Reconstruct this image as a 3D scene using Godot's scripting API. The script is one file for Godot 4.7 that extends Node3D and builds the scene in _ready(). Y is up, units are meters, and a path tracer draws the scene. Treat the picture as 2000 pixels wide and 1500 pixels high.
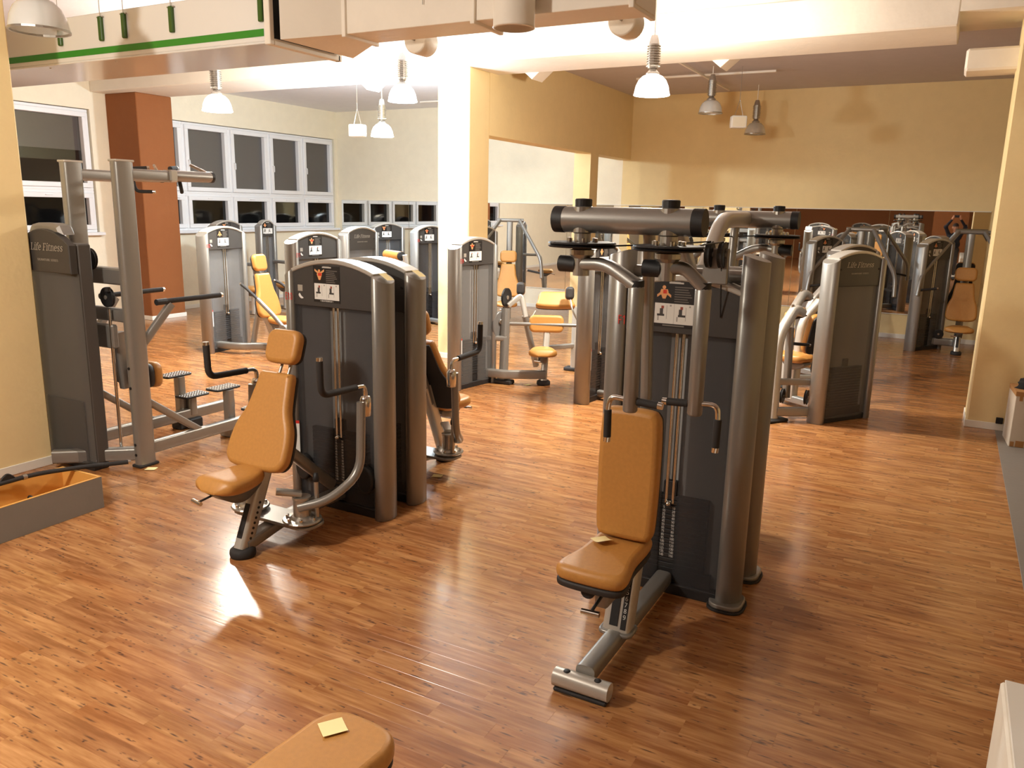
extends Node3D
# A fitness studio at night: strength machines on a wood-look floor, high-bay lamps, a long wall mirror.

var M := {}
var used := {}

# ---------------------------------------------------------------- naming and tagging
func numbered(n: String) -> String:
	if not used.has(n):
		used[n] = 0
		return n
	used[n] += 1
	return "%s_%03d" % [n, used[n]]

func tag(o: Node, label: String, category: String, group := "") -> void:
	o.set_meta("label", label)
	o.set_meta("category", category)
	if group != "":
		o.set_meta("group", group)

func thing(called: String, label: String, category: String, at := Vector3.ZERO, turn := 0.0, group := "") -> Node3D:
	var o := Node3D.new()
	o.name = numbered(called)
	add_child(o)
	o.position = at
	o.rotation_degrees.y = turn
	tag(o, label, category, group)
	return o

func part(p: Node, called: String, st, m: Material, at := Vector3.ZERO, rot := Vector3.ZERO) -> MeshInstance3D:
	var o := MeshInstance3D.new()
	o.name = called
	o.mesh = done(st) if st is SurfaceTool else st
	o.material_override = m
	o.position = at
	o.rotation_degrees = rot
	o.cast_shadow = GeometryInstance3D.SHADOW_CASTING_SETTING_ON
	p.add_child(o, true)
	return o

func struct(called: String, st, m: Material, at := Vector3.ZERO) -> MeshInstance3D:
	var o := part(self, called, st, m, at)
	o.set_meta("kind", "structure")
	return o

# ---------------------------------------------------------------- mesh helpers
func S() -> SurfaceTool:
	var st := SurfaceTool.new()
	st.begin(Mesh.PRIMITIVE_TRIANGLES)
	return st

func done(st: SurfaceTool) -> ArrayMesh:
	st.generate_normals()
	return st.commit()

func tri(st: SurfaceTool, a: Vector3, b: Vector3, c: Vector3) -> void:
	st.add_vertex(a); st.add_vertex(b); st.add_vertex(c)

func quad(st: SurfaceTool, a: Vector3, b: Vector3, c: Vector3, d: Vector3) -> void:
	tri(st, a, b, c); tri(st, a, c, d)

# rings run along the sweep; each ring is counter-clockwise seen against the direction of travel
func rings(st: SurfaceTool, rs: Array, smooth := true, cap0 := true, cap1 := true) -> SurfaceTool:
	st.set_smooth_group(0 if smooth else 0xFFFFFFFF)
	for j in rs.size() - 1:
		var r0: PackedVector3Array = rs[j]
		var r1: PackedVector3Array = rs[j + 1]
		var n := r0.size()
		for i in n:
			var k := (i + 1) % n
			tri(st, r0[i], r1[i], r1[k])
			tri(st, r0[i], r1[k], r0[k])
	st.set_smooth_group(0xFFFFFFFF)
	if cap0: fan(st, rs[0], false)
	if cap1: fan(st, rs[rs.size() - 1], true)
	return st

func fan(st: SurfaceTool, r: PackedVector3Array, head: bool) -> void:
	var c := Vector3.ZERO
	for p in r: c += p
	c /= r.size()
	for i in r.size():
		var k := (i + 1) % r.size()
		if head: tri(st, c, r[k], r[i])
		else: tri(st, c, r[i], r[k])

func circle(r: float, n := 12, ry := -1.0) -> PackedVector2Array:
	var o := PackedVector2Array()
	for i in n:
		var a := TAU * i / n
		o.append(Vector2(cos(a) * r, sin(a) * (r if ry < 0 else ry)))
	return o

func rrect(w: float, h: float, r: float, seg := 3) -> PackedVector2Array:
	var o := PackedVector2Array()
	var cs := [Vector2(w / 2 - r, h / 2 - r), Vector2(-w / 2 + r, h / 2 - r), Vector2(-w / 2 + r, -h / 2 + r), Vector2(w / 2 - r, -h / 2 + r)]
	for q in 4:
		for i in seg + 1:
			var a := PI / 2 * (q + float(i) / seg)
			o.append(cs[q] + Vector2(cos(a), sin(a)) * r)
	return o

# closed smooth outline through key points (counter-clockwise)
func blob(pts: Array, per := 5) -> PackedVector2Array:
	var o := PackedVector2Array()
	var n := pts.size()
	for i in n:
		var a: Vector2 = pts[(i + n - 1) % n]
		var b: Vector2 = pts[i]
		var c: Vector2 = pts[(i + 1) % n]
		var d: Vector2 = pts[(i + 2) % n]
		for k in per:
			o.append(b.cubic_interpolate(c, a, d, float(k) / per))
	return o

func inset(o: PackedVector2Array, d: float) -> PackedVector2Array:
	var r := PackedVector2Array()
	var n := o.size()
	for i in n:
		var e0 := (o[i] - o[(i + n - 1) % n]).normalized()
		var e1 := (o[(i + 1) % n] - o[i]).normalized()
		var nn := Vector2(-e0.y - e1.y, e0.x + e1.x)
		var l := nn.length()
		if l < 0.001:
			r.append(o[i]); continue
		nn /= l
		var cs: float = max(0.35, nn.dot(Vector2(-e0.y, e0.x)))
		r.append(o[i] + nn * d / cs)
	# where a tight bend would fold over itself, draw the points together
	for it in 8:
		var ok := true
		for i in n:
			var k := (i + 1) % n
			if (r[k] - r[i]).dot(o[k] - o[i]) < 0.0:
				var mid := (r[k] + r[i]) * 0.5
				r[k] = mid
				r[i] = mid
				ok = false
		if ok: break
	return r

func lay(o: PackedVector2Array, z: float) -> PackedVector3Array:
	var r := PackedVector3Array()
	for p in o: r.append(Vector3(p.x, p.y, z))
	return r

# outline in XY, extruded along +Z from 0 to t, edges rounded by r, optional dome on the front
func pad(o: PackedVector2Array, t: float, r: float, seg := 3, dome := 0.0, st: SurfaceTool = null) -> SurfaceTool:
	if st == null: st = S()
	dome = 0.0
	var rs := []
	for i in seg + 1:
		var a := PI / 2 * float(i) / seg
		rs.append(lay(inset(o, r * (1.0 - sin(a))), r * (1.0 - cos(a))))
	for i in seg + 1:
		var a := PI / 2 * float(i) / seg
		rs.append(lay(inset(o, r * (1.0 - cos(a))), t - r * (1.0 - sin(a))))
	if dome > 0.0:
		var last: PackedVector3Array = rs[rs.size() - 1]
		var c := Vector3.ZERO
		for p in last: c += p
		c /= last.size()
		var hw := Vector2(0.001, 0.001)
		for p in last: hw = hw.max(Vector2(abs(p.x - c.x), abs(p.y - c.y)))
		for k in 6:
			var s: float = [0.92, 0.8, 0.65, 0.48, 0.3, 0.12][k]
			var ring := PackedVector3Array()
			for p in last:
				var q := c + (p - c) * s
				var f: float = (1.0 - pow((q.x - c.x) / hw.x, 2.0)) * (1.0 - pow((q.y - c.y) / hw.y, 2.0))
				q.z = t + dome * max(0.0, f) * (1.0 - pow(s, 4.0))
				ring.append(q)
			rs.append(ring)
	rings(st, rs, true, true, true)
	return st

# flat extrusion with a small chamfer and flat faces, any outline
func slab(o: PackedVector2Array, t: float, b := 0.0, st: SurfaceTool = null) -> SurfaceTool:
	if st == null: st = S()
	var rs := []
	if b > 0.0:
		rs = [lay(inset(o, b), 0), lay(o, b), lay(o, t - b), lay(inset(o, b), t)]
	else:
		rs = [lay(o, 0), lay(o, t)]
	rings(st, rs, false, false, false)
	var last: PackedVector3Array = rs[rs.size() - 1]
	var first: PackedVector3Array = rs[0]
	var flat := PackedVector2Array()
	for p in last: flat.append(Vector2(p.x, p.y))
	var ix := Geometry2D.triangulate_polygon(flat)
	for i in range(0, ix.size(), 3):
		var a: Vector2 = flat[ix[i]]
		var bb: Vector2 = flat[ix[i + 1]]
		var c: Vector2 = flat[ix[i + 2]]
		var ccw := (bb - a).cross(c - a) > 0
		var q := [ix[i], ix[i + 2], ix[i + 1]] if ccw else [ix[i], ix[i + 1], ix[i + 2]]
		tri(st, last[q[0]], last[q[1]], last[q[2]])
		tri(st, first[q[0]], first[q[2]], first[q[1]])
	return st

func box(x0: float, x1: float, y0: float, y1: float, z0: float, z1: float, b := 0.0, st: SurfaceTool = null) -> SurfaceTool:
	if st == null: st = S()
	var w := x1 - x0
	var h := y1 - y0
	var o := PackedVector2Array([Vector2(-w / 2, -h / 2), Vector2(w / 2, -h / 2), Vector2(w / 2, h / 2), Vector2(-w / 2, h / 2)])
	if b > 0.0:
		b = min(b, min(min(w, h), z1 - z0) * 0.45)
		o = PackedVector2Array([Vector2(-w / 2 + b, -h / 2), Vector2(w / 2 - b, -h / 2), Vector2(w / 2, -h / 2 + b), Vector2(w / 2, h / 2 - b), Vector2(w / 2 - b, h / 2), Vector2(-w / 2 + b, h / 2), Vector2(-w / 2, h / 2 - b), Vector2(-w / 2, -h / 2 + b)])
	var c := Vector3((x0 + x1) / 2, (y0 + y1) / 2, 0)
	var rs := []
	var zs := [[0.0, z0], [0.0, z1]] if b <= 0.0 else [[b, z0], [0.0, z0 + b], [0.0, z1 - b], [b, z1]]
	for q in zs:
		var ring := PackedVector3Array()
		for p in (o if q[0] == 0.0 else inset(o, q[0])): ring.append(c + Vector3(p.x, p.y, q[1]))
		rs.append(ring)
	rings(st, rs, false)
	return st

# round the corners of a polyline
func fillet(pts: Array, r: float, seg := 5) -> Array:
	var o := [pts[0]]
	for i in range(1, pts.size() - 1):
		var a: Vector3 = pts[i - 1]
		var b: Vector3 = pts[i]
		var c: Vector3 = pts[i + 1]
		var d0 := (a - b).normalized()
		var d1 := (c - b).normalized()
		var l: float = min(r, min((a - b).length(), (c - b).length()) * 0.48)
		var p0 := b + d0 * l
		var p1 := b + d1 * l
		for k in seg + 1:
			var t := float(k) / seg
			o.append(p0.lerp(b, t).lerp(b.lerp(p1, t), t))
	o.append(pts[pts.size() - 1])
	return o

# sweep a profile along a path
func tube(pts: Array, prof, bend := 0.0, up := Vector3.UP, st: SurfaceTool = null, smooth := true) -> SurfaceTool:
	if st == null: st = S()
	var pr: PackedVector2Array = circle(prof, 12) if (prof is float or prof is int) else prof
	var path: Array = fillet(pts, bend) if bend > 0.0 else pts
	var rs := []
	var t0: Vector3 = (path[1] - path[0]).normalized()
	if abs(t0.dot(up)) > 0.98: up = Vector3(0, 0, 1) if abs(t0.z) < 0.9 else Vector3(1, 0, 0)
	var b := (up - t0 * up.dot(t0)).normalized()
	for i in path.size():
		var t: Vector3
		if i == 0: t = t0
		elif i == path.size() - 1: t = (path[i] - path[i - 1]).normalized()
		else: t = ((path[i] - path[i - 1]).normalized() + (path[i + 1] - path[i]).normalized()).normalized()
		b = (b - t * b.dot(t)).normalized()
		var n := b.cross(t)
		var ring := PackedVector3Array()
		for p in pr: ring.append(path[i] + n * p.x + b * p.y)
		rs.append(ring)
	rings(st, rs, smooth)
	return st

func lathe(prof: Array, n := 20, st: SurfaceTool = null, smooth := true, cap0 := true, cap1 := true) -> SurfaceTool:
	if st == null: st = S()
	var rs := []
	for p in prof:
		var ring := PackedVector3Array()
		for i in n:
			var a := -TAU * i / n
			ring.append(Vector3(cos(a) * p.x, p.y, sin(a) * p.x))
		rs.append(ring)
	rings(st, rs, smooth, cap0, cap1)
	return st

# disc with rounded rim, axis along +Z
func disc(r: float, t: float, e := 0.004, n := 20) -> SurfaceTool:
	return pad(circle(r, n), t, e, 2)

func words(p: Node, called: String, s: String, h: float, at: Vector3, rot: Vector3, m: Material, slant := 0.0, serif := false, stretch := 1.0) -> MeshInstance3D:
	var t := TextMesh.new()
	var f := SystemFont.new()
	f.font_names = PackedStringArray(["Droid Serif" if serif else "Droid Sans"])
	t.font = f
	t.font_size = 32
	t.text = s
	t.depth = 0.02
	t.pixel_size = 0.01
	t.curve_step = 6.0
	t.line_spacing = -4.0
	var o := part(p, called, t, m)
	var k := h / 0.24
	var bs := Basis(Vector3(k * stretch, 0, 0), Vector3(k * slant, k, 0), Vector3(0, 0, 0.05))
	var r := Basis.from_euler(rot * PI / 180.0)
	o.transform = Transform3D(r * bs, at)
	return o

# ---------------------------------------------------------------- materials
func mat(c: Color, rough := 0.6, metal := 0.0, spec := 0.5) -> StandardMaterial3D:
	var m := StandardMaterial3D.new()
	m.albedo_color = c
	m.roughness = rough
	m.metallic = metal
	m.metallic_specular = spec
	return m

func rgb(r: int, g: int, b: int) -> Color:
	return Color(r / 255.0, g / 255.0, b / 255.0)

func noise_tex(fr: float, bump: float, seed_ := 1, size := 256) -> NoiseTexture2D:
	var n := FastNoiseLite.new()
	n.seed = seed_
	n.frequency = fr
	n.fractal_octaves = 4
	var t := NoiseTexture2D.new()
	t.noise = n
	t.width = size
	t.height = size
	t.seamless = true
	t.as_normal_map = true
	t.bump_strength = bump
	return t

func mottle(c: Color, amt: float, fr: float, seed_ := 3) -> NoiseTexture2D:
	var n := FastNoiseLite.new()
	n.seed = seed_
	n.frequency = fr
	n.fractal_octaves = 4
	var t := NoiseTexture2D.new()
	t.noise = n
	t.width = 256
	t.height = 256
	t.seamless = true
	var g := Gradient.new()
	g.set_color(0, Color(c.r * (1 - amt), c.g * (1 - amt), c.b * (1 - amt)))
	g.set_color(1, Color(min(1.0, c.r * (1 + amt)), min(1.0, c.g * (1 + amt)), min(1.0, c.b * (1 + amt))))
	t.color_ramp = g
	return t

func paint(c: Color, rough := 0.85, seed_ := 5) -> StandardMaterial3D:
	var m := mat(Color.WHITE, rough)
	m.albedo_texture = mottle(c, 0.010, 0.02, seed_)
	m.uv1_triplanar = true
	m.uv1_world_triplanar = true
	m.uv1_scale = Vector3(0.7, 0.7, 0.7)
	m.normal_enabled = true
	m.normal_texture = noise_tex(0.08, 2.0, seed_ + 1)
	m.normal_scale = 0.10
	return m

func make_materials() -> void:
	M.cream = paint(rgb(242, 218, 164), 0.85, 5)
	M.pale = paint(rgb(246, 236, 212), 0.85, 8)
	M.white_wall = paint(rgb(246, 240, 226), 0.8, 11)
	M.ceiling = paint(rgb(242, 234, 220), 0.9, 14)
	M.lit_ceiling = paint(rgb(240, 240, 244), 0.85, 36)  # ceiling colour lightened to imitate the brighter lamplight in the far room
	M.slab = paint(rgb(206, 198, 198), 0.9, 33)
	M.brown = paint(rgb(142, 84, 40), 0.8, 17)
	M.trim = mat(rgb(240, 236, 226), 0.45)
	M.frame = mat(rgb(238, 238, 240), 0.35)
	M.blind = paint(rgb(112, 106, 104), 0.8, 21)
	M.silver = mat(rgb(148, 145, 140), 0.36, 0.55)
	M.silver.normal_enabled = true
	M.silver.normal_texture = noise_tex(0.35, 1.2, 41)
	M.silver.normal_scale = 0.12
	M.silver.uv1_triplanar = true
	M.silver.uv1_scale = Vector3(6, 6, 6)
	M.silver_light = mat(rgb(196, 192, 184), 0.34, 0.45)
	M.smoke = mat(Color(0.44, 0.435, 0.43, 0.36), 0.3)
	M.smoke.transparency = BaseMaterial3D.TRANSPARENCY_ALPHA
	M.smoke_dark = mat(Color(0.26, 0.26, 0.27, 0.45), 0.3)
	M.smoke_dark.transparency = BaseMaterial3D.TRANSPARENCY_ALPHA
	M.cover = mat(rgb(112, 110, 108), 0.36, 0.15)
	M.inner_dark = mat(rgb(84, 80, 76), 0.5)
	M.inner = mat(rgb(172, 170, 168), 0.6)
	M.header = mat(rgb(62, 59, 57), 0.42)
	M.black = mat(rgb(26, 25, 26), 0.55)
	M.rubber = mat(rgb(38, 35, 34), 0.75)
	M.rubber.normal_enabled = true
	M.rubber.normal_texture = noise_tex(0.4, 3.0, 51)
	M.rubber.normal_scale = 0.4
	M.rubber.uv1_triplanar = true
	M.rubber.uv1_scale = Vector3(12, 12, 12)
	M.chrome = mat(rgb(215, 212, 206), 0.16, 1.0)
	M.steel = mat(rgb(178, 172, 163), 0.3, 0.8)
	M.leather = mat(Color.WHITE, 0.42)
	M.leather.albedo_texture = mottle(rgb(190, 135, 68), 0.03, 0.03, 61)
	M.leather.normal_enabled = true
	M.leather.normal_texture = noise_tex(0.25, 3.0, 62)
	M.leather.normal_scale = 0.22
	M.leather.uv1_triplanar = true
	M.leather.uv1_scale = Vector3(5, 5, 5)
	M.shell = mat(rgb(40, 36, 34), 0.6)
	M.note = mat(rgb(252, 238, 178), 0.85)
	M.red = mat(rgb(206, 44, 34), 0.6)
	M.print_white = mat(rgb(226, 224, 220), 0.6)
	M.logo = mat(rgb(176, 170, 160), 0.4, 0.3)
	M.mirror = mat(rgb(236, 238, 236), 0.012, 1.0)
	M.glass_dark = mat(rgb(8, 9, 11), 0.04, 0.0, 0.6)
	M.duct = paint(rgb(238, 230, 216), 0.55, 71)
	M.gloss_white = mat(rgb(232, 230, 226), 0.14)
	M.green = mat(rgb(52, 140, 36), 0.4)
	M.green_dark = mat(rgb(58, 92, 26), 0.35)
	M.skin = mat(rgb(206, 150, 120), 0.6)
	M.navy = mat(rgb(28, 29, 40), 0.85)
	M.trousers = mat(rgb(52, 46, 44), 0.85)
	M.hair = mat(rgb(48, 34, 26), 0.7)
	M.sock = mat(rgb(236, 234, 230), 0.8)
	M.cardboard = paint(rgb(168, 122, 74), 0.85, 81)
	M.box_white = paint(rgb(206, 196, 182), 0.8, 84)
	M.cloth = mat(rgb(18, 17, 18), 0.95)
	M.grey_board = paint(rgb(128, 122, 114), 0.6, 87)
	M.plywood = paint(rgb(214, 158, 78), 0.7, 90)
	M.grey_floor = paint(rgb(126, 120, 114), 0.5, 93)
	M.pane = mat(Color(0.05, 0.055, 0.055, 0.14), 0.02)
	M.pane.transparency = BaseMaterial3D.TRANSPARENCY_ALPHA
	M.lamp_glass = mat(Color(0.92, 0.93, 0.92, 0.42), 0.12)
	M.lamp_glass.transparency = BaseMaterial3D.TRANSPARENCY_ALPHA
	M.lamp_glass.cull_mode = BaseMaterial3D.CULL_DISABLED

# ---------------------------------------------------------------- the scene
func _ready() -> void:
	var cam := Camera3D.new()
	cam.name = "camera"
	cam.fov = rad_to_deg(2.0 * atan(750.0 / 1560.0))
	cam.near = 0.02
	cam.far = 80.0
	cam.position = Vector3(0, 2.0, 0)
	cam.basis = Basis(Vector3.UP, deg_to_rad(28.3)) * Basis(Vector3.RIGHT, deg_to_rad(-12.5)) * Basis(Vector3.BACK, deg_to_rad(1.2))
	add_child(cam)
	cam.current = true
	var env := Environment.new()
	env.background_mode = Environment.BG_COLOR
	env.background_color = rgb(10, 12, 18)
	env.ambient_light_source = Environment.AMBIENT_SOURCE_DISABLED
	env.tonemap_mode = Environment.TONE_MAPPER_LINEAR
	env.tonemap_exposure = 1.06
	env.sdfgi_enabled = true
	env.ssao_enabled = true
	env.ssil_enabled = true
	var we := WorldEnvironment.new()
	we.name = "world_environment"
	we.environment = env
	add_child(we)
	make_materials()
	make_prints()
	build_shell()
	build_floor()
	build_windows()
	build_overhead()
	build_lamps()
	build_machines()
	build_small_things()
	build_person()

const WARM := Color(1.0, 0.965, 0.90)
const COOL := Color(0.86, 0.94, 1.0)

# ---------------------------------------------------------------- room shell
func build_shell() -> void:
	# walls, each with thickness
	struct("wall_back", box(-12.7, -5.6, -0.2, 4.2, -14.8, -14.6), M.pale)
	struct("wall_back_right", box(-5.6, 4.7, -0.2, 4.2, -14.8, -14.6), M.cream)
	struct("wall_right", box(4.5, 4.7, -0.2, 4.2, -14.6, 9.2), M.cream)
	struct("wall_rear", box(-12.7, 4.7, -0.2, 4.2, 9.0, 9.2), M.brown)
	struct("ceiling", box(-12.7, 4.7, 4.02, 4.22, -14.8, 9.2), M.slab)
	struct("ceiling_far_lightened", box(-12.5, -5.72, 3.99, 4.02, -14.6, -9.58), M.lit_ceiling)  # thin overlay on the ceiling; its lighter colour stands in for lamplight
	# pier close to the camera on the left
	struct("wall_pier", box(-6.45, -5.87, 0.0, 4.02, -3.49, -2.3, 0.012), M.cream)
	# columns in the row below the beam
	struct("wall_column", box(-5.92, -5.45, 0.0, 3.67, -9.36, -8.86, 0.012), M.cream)
	struct("wall_column_right", box(0.325, 0.86, 0.0, 4.02, -9.3, -8.75, 0.014), M.cream)
	struct("wall_column_brown", box(-12.5, -11.74, 0.0, 3.67, -9.6, -8.92, 0.01), M.brown)
	# header over the wide opening into the far room, and its pier
	struct("wall_header", box(-5.72, -5.45, 2.9, 4.02, -14.6, -9.36), M.cream)
	struct("wall_header_pier", box(-5.75, -5.45, 0.0, 2.9, -13.05, -12.72), M.cream)
	# downstand beam along the column row
	var bm := struct("trim_beam", box(-12.5, -0.19, 3.67, 4.02, -9.58, -8.66, 0.012), M.ceiling)
	part(bm, "beam_end", box(-0.19, 4.5, 3.79, 4.02, -9.58, -8.66), M.ceiling)
	part(bm, "corbel", box(-0.1, 1.2, 3.33, 3.53, -9.4, -9.0, 0.02), M.ceiling)
	for x in [-4.95, -2.55, -7.6]:
		var o := PackedVector2Array([Vector2(-0.16, 0), Vector2(0, -0.13), Vector2(0.16, 0)])
		part(bm, "haunch", slab(o, 0.3, 0.006), M.ceiling, Vector3(x, 3.72, -9.85))
	# rear half of the room: brown column behind the photographer
	struct("wall_column_rear", box(-0.7, 0.42, 0.0, 4.02, 3.9, 4.6), M.brown)
	# baseboards
	struct("baseboard_back", box(-12.5, 4.5, 0.0, 0.075, -14.6, -14.588, 0.003), M.trim)
	struct("baseboard_column", baseboard(-5.92, -5.45, -9.36, -8.86), M.trim)
	struct("baseboard_right", baseboard(0.325, 0.86, -9.3, -8.75), M.trim)
	struct("baseboard_brown", baseboard(-12.5, -11.74, -9.6, -8.92), M.trim)
	struct("baseboard_left", box(-12.5, -12.488, 0.0, 0.075, -14.6, 9.0, 0.003), M.trim)
	struct("baseboard_pier", baseboard(-6.45, -5.87, -3.49, -2.3), M.trim)
	# the long mirror on the back wall, in panels
	var mg := thing("wall_mirror", "long wall mirror of joined panels on the back wall", "mirror", Vector3(0, 0, -14.6))
	var xs := [-12.38, -10.5, -8.6, -6.7, -5.74]
	var xr := [-5.44, -3.9, -2.4, -0.95, 0.47]
	for set_ in [xs, xr]:
		for i in set_.size() - 1:
			part(mg, "mirror_panel", box(set_[i] + 0.002, set_[i + 1] - 0.002, 0.41, 2.07, 0.004, 0.012, 0.002), M.mirror)
	part(mg, "top_strip", box(-12.38, 0.47, 2.07, 2.082, 0.0, 0.02, 0.002), M.trim)
	part(mg, "bottom_strip", box(-12.38, 0.47, 0.398, 0.41, 0.0, 0.02, 0.002), M.trim)

func baseboard(x0: float, x1: float, z0: float, z1: float) -> SurfaceTool:
	var st := S()
	var t := 0.012
	box(x0 - t, x1 + t, 0.0, 0.07, z1, z1 + t, 0.003, st)
	box(x0 - t, x1 + t, 0.0, 0.07, z0 - t, z0, 0.003, st)
	box(x1, x1 + t, 0.0, 0.07, z0, z1, 0.003, st)
	if x0 > -12.4: box(x0 - t, x0, 0.0, 0.07, z0, z1, 0.003, st)
	return st

# ---------------------------------------------------------------- wood-look plank floor
func wood_image() -> Image:
	var W := 1024
	var H := 1024
	var n := FastNoiseLite.new()
	n.seed = 7
	n.frequency = 0.035
	n.fractal_octaves = 5
	var streak := n.get_image(96, H)
	streak.resize(W, H, Image.INTERPOLATE_CUBIC)
	n.seed = 9
	n.frequency = 0.012
	var cloud := n.get_image(256, H)
	cloud.resize(W, H, Image.INTERPOLATE_CUBIC)
	n.seed = 23
	n.frequency = 0.16
	var fine := n.get_image(160, H)
	fine.resize(W, H, Image.INTERPOLATE_CUBIC)
	streak.convert(Image.FORMAT_L8); cloud.convert(Image.FORMAT_L8); fine.convert(Image.FORMAT_L8)
	var a := streak.get_data()
	var b := cloud.get_data()
	var c := fine.get_data()
	# knots and dark flecks
	var dark := PackedFloat32Array()
	dark.resize(W * H)
	var rng := RandomNumberGenerator.new()
	rng.seed = 77
	for k in 210:
		var cx := rng.randi_range(0, W - 1)
		var cy := rng.randi_range(0, H - 1)
		var big := rng.randf() < 0.3
		for q in (3 if big else 1):
			var rx := rng.randf_range(3.5, 9) * (2.6 if rng.randf() < 0.3 else 1.0)
			var ry := rng.randf_range(2.5, 6.0)
			var amp := rng.randf_range(0.35, 1.0)
			var ox := cx + rng.randi_range(-30, 30) * (1 if big else 0)
			var oy := cy + rng.randi_range(-6, 6) * (1 if big else 0)
			for y in range(int(-ry * 2), int(ry * 2) + 1):
				for x in range(int(-rx * 2), int(rx * 2) + 1):
					var d := sqrt(x * x / (rx * rx) + y * y / (ry * ry))
					if d > 2.0: continue
					var ix: int = posmod(ox + x, W) + posmod(oy + y, H) * W
					var jag := 0.75 + 0.5 * c[ix] / 255.0
					var v: float = amp * clamp(1.35 - d * jag, 0.0, 1.0)
					dark[ix] = max(dark[ix], v)
	var out := PackedByteArray()
	out.resize(W * H * 3)
	for i in W * H:
		var t := a[i] * 0.0011 + b[i] * 0.0025 + c[i] * 0.0004
		t = clamp((t - 0.28) * 1.9, 0.0, 1.0)
		var k: float = dark[i] * 0.82
		out[i * 3] = int(lerp(145.0 + 48.0 * t, 60.0, k))
		out[i * 3 + 1] = int(lerp(94.0 + 48.0 * t, 40.0, k))
		out[i * 3 + 2] = int(lerp(53.0 + 40.0 * t, 34.0, k))
	return Image.create_from_data(W, H, false, Image.FORMAT_RGB8, out)

const PL := 0.9
const PW := 0.1

func plank(st: SurfaceTool, at: Vector3, u: float, v: float, c: Color) -> void:
	# a plank with softly eased edges; top at y = 0
	var e := 0.0005
	var L := PL / 2
	var W := PW / 2
	var top := [Vector3(-L + e, 0, -W + e), Vector3(L - e, 0, -W + e), Vector3(L - e, 0, W - e), Vector3(-L + e, 0, W - e)]
	var low := [Vector3(-L, -e, -W), Vector3(L, -e, -W), Vector3(L, -e, W), Vector3(-L, -e, W)]
	var put := func(p: Vector3, nn: Vector3) -> void:
		st.set_color(c)
		st.set_normal(nn)
		st.set_uv(Vector2(u + (p.x + PL / 2) / 1.5, v + (p.z + PW / 2) / 0.8))
		st.add_vertex(at + p)
	for t in [[0, 1, 2], [0, 2, 3]]:
		for k in t: put.call(top[k], Vector3.UP)
	for i in 4:
		var k := (i + 1) % 4
		var nn: Vector3 = ([Vector3(0, 1, -1), Vector3(1, 1, 0), Vector3(0, 1, 1), Vector3(-1, 1, 0)][i]).normalized()
		for p in [top[i], low[i], low[k], top[i], low[k], top[k]]: put.call(p, nn)
	for i in 4:
		var k := (i + 1) % 4
		var nn: Vector3 = [Vector3(0, 0, -1), Vector3(1, 0, 0), Vector3(0, 0, 1), Vector3(-1, 0, 0)][i]
		var a: Vector3 = low[i]
		var b: Vector3 = low[k]
		var dn := Vector3(0, -0.003, 0)
		for p in [a, a + dn, b + dn, a, b + dn, b]: put.call(p, nn)

func build_floor() -> void:
	var base := struct("floor", box(-12.7, 4.7, -0.2, -0.0045, -14.8, 9.2), mat(rgb(52, 30, 18), 0.9))
	var tex := ImageTexture.create_from_image(wood_image())
	M.wood = mat(Color.WHITE, 0.2, 0.0, 0.55)
	M.wood.albedo_texture = tex
	M.wood.vertex_color_use_as_albedo = true
	M.wood.texture_filter = BaseMaterial3D.TEXTURE_FILTER_LINEAR_WITH_MIPMAPS_ANISOTROPIC
	var n := FastNoiseLite.new()
	n.seed = 31
	n.frequency = 0.05
	var ri := n.get_image(48, 512)
	ri.resize(512, 512, Image.INTERPOLATE_CUBIC)
	var nm := ri.duplicate()
	nm.convert(Image.FORMAT_RGBA8)
	nm.bump_map_to_normal_map(1.2)
	M.wood.normal_enabled = true
	M.wood.normal_texture = ImageTexture.create_from_image(nm)
	M.wood.normal_scale = 0.10
	var rng := RandomNumberGenerator.new()
	rng.seed = 5
	# a few plank variants shared by the planks built one by one
	var tints := [Color(1, 1, 1), Color(0.87, 0.83, 0.84), Color(1.07, 1.08, 1.06), Color(0.95, 0.88, 0.82), Color(1.03, 1.0, 0.95)]
	var variants := []
	for i in 40:
		var st := S()
		plank(st, Vector3.ZERO, rng.randf(), rng.randf(), tints[i % 5])
		st.generate_tangents()
		variants.append(st.commit())
	var spots := []
	var rows := int(24.0 / PW)
	for r in rows:
		var z := 9.15 - (r + 0.5) * PW
		var x := -12.7 - rng.randf() * PL
		while x < 4.7:
			spots.append(Vector3(x + PL / 2, 0, z))
			x += PL
	# the planks the picture shows largest stand as pieces, the rest is one merged piece
	var view := []
	var rest := []
	var cam := get_node("camera") as Camera3D
	var inv := cam.transform.affine_inverse()
	for s in spots:
		var p: Vector3 = inv * s
		var vis := false
		if p.z < -0.6:
			var u := 1000.0 + 1560.0 * p.x / -p.z
			var v := 750.0 - 1560.0 * p.y / -p.z
			vis = u > -150 and u < 2150 and v > 0 and v < 1600
		if vis: view.append([-p.z, s])
		else: rest.append(s)
	view.sort_custom(func(q, w): return q[0] < w[0])
	var stf := S()
	for i in view.size():
		var s: Vector3 = view[i][1]
		if i < 300:
			part(base, "plank", variants[rng.randi() % 40], M.wood, s)
		else:
			plank(stf, s, rng.randf(), rng.randf(), tints[rng.randi() % 5])
	for s in rest: plank(stf, s, rng.randf(), rng.randf(), tints[rng.randi() % 5])
	stf.generate_tangents()
	var far := part(base, "plank_field", stf.commit(), M.wood)
	far.set_meta("kind", "stuff")

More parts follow.
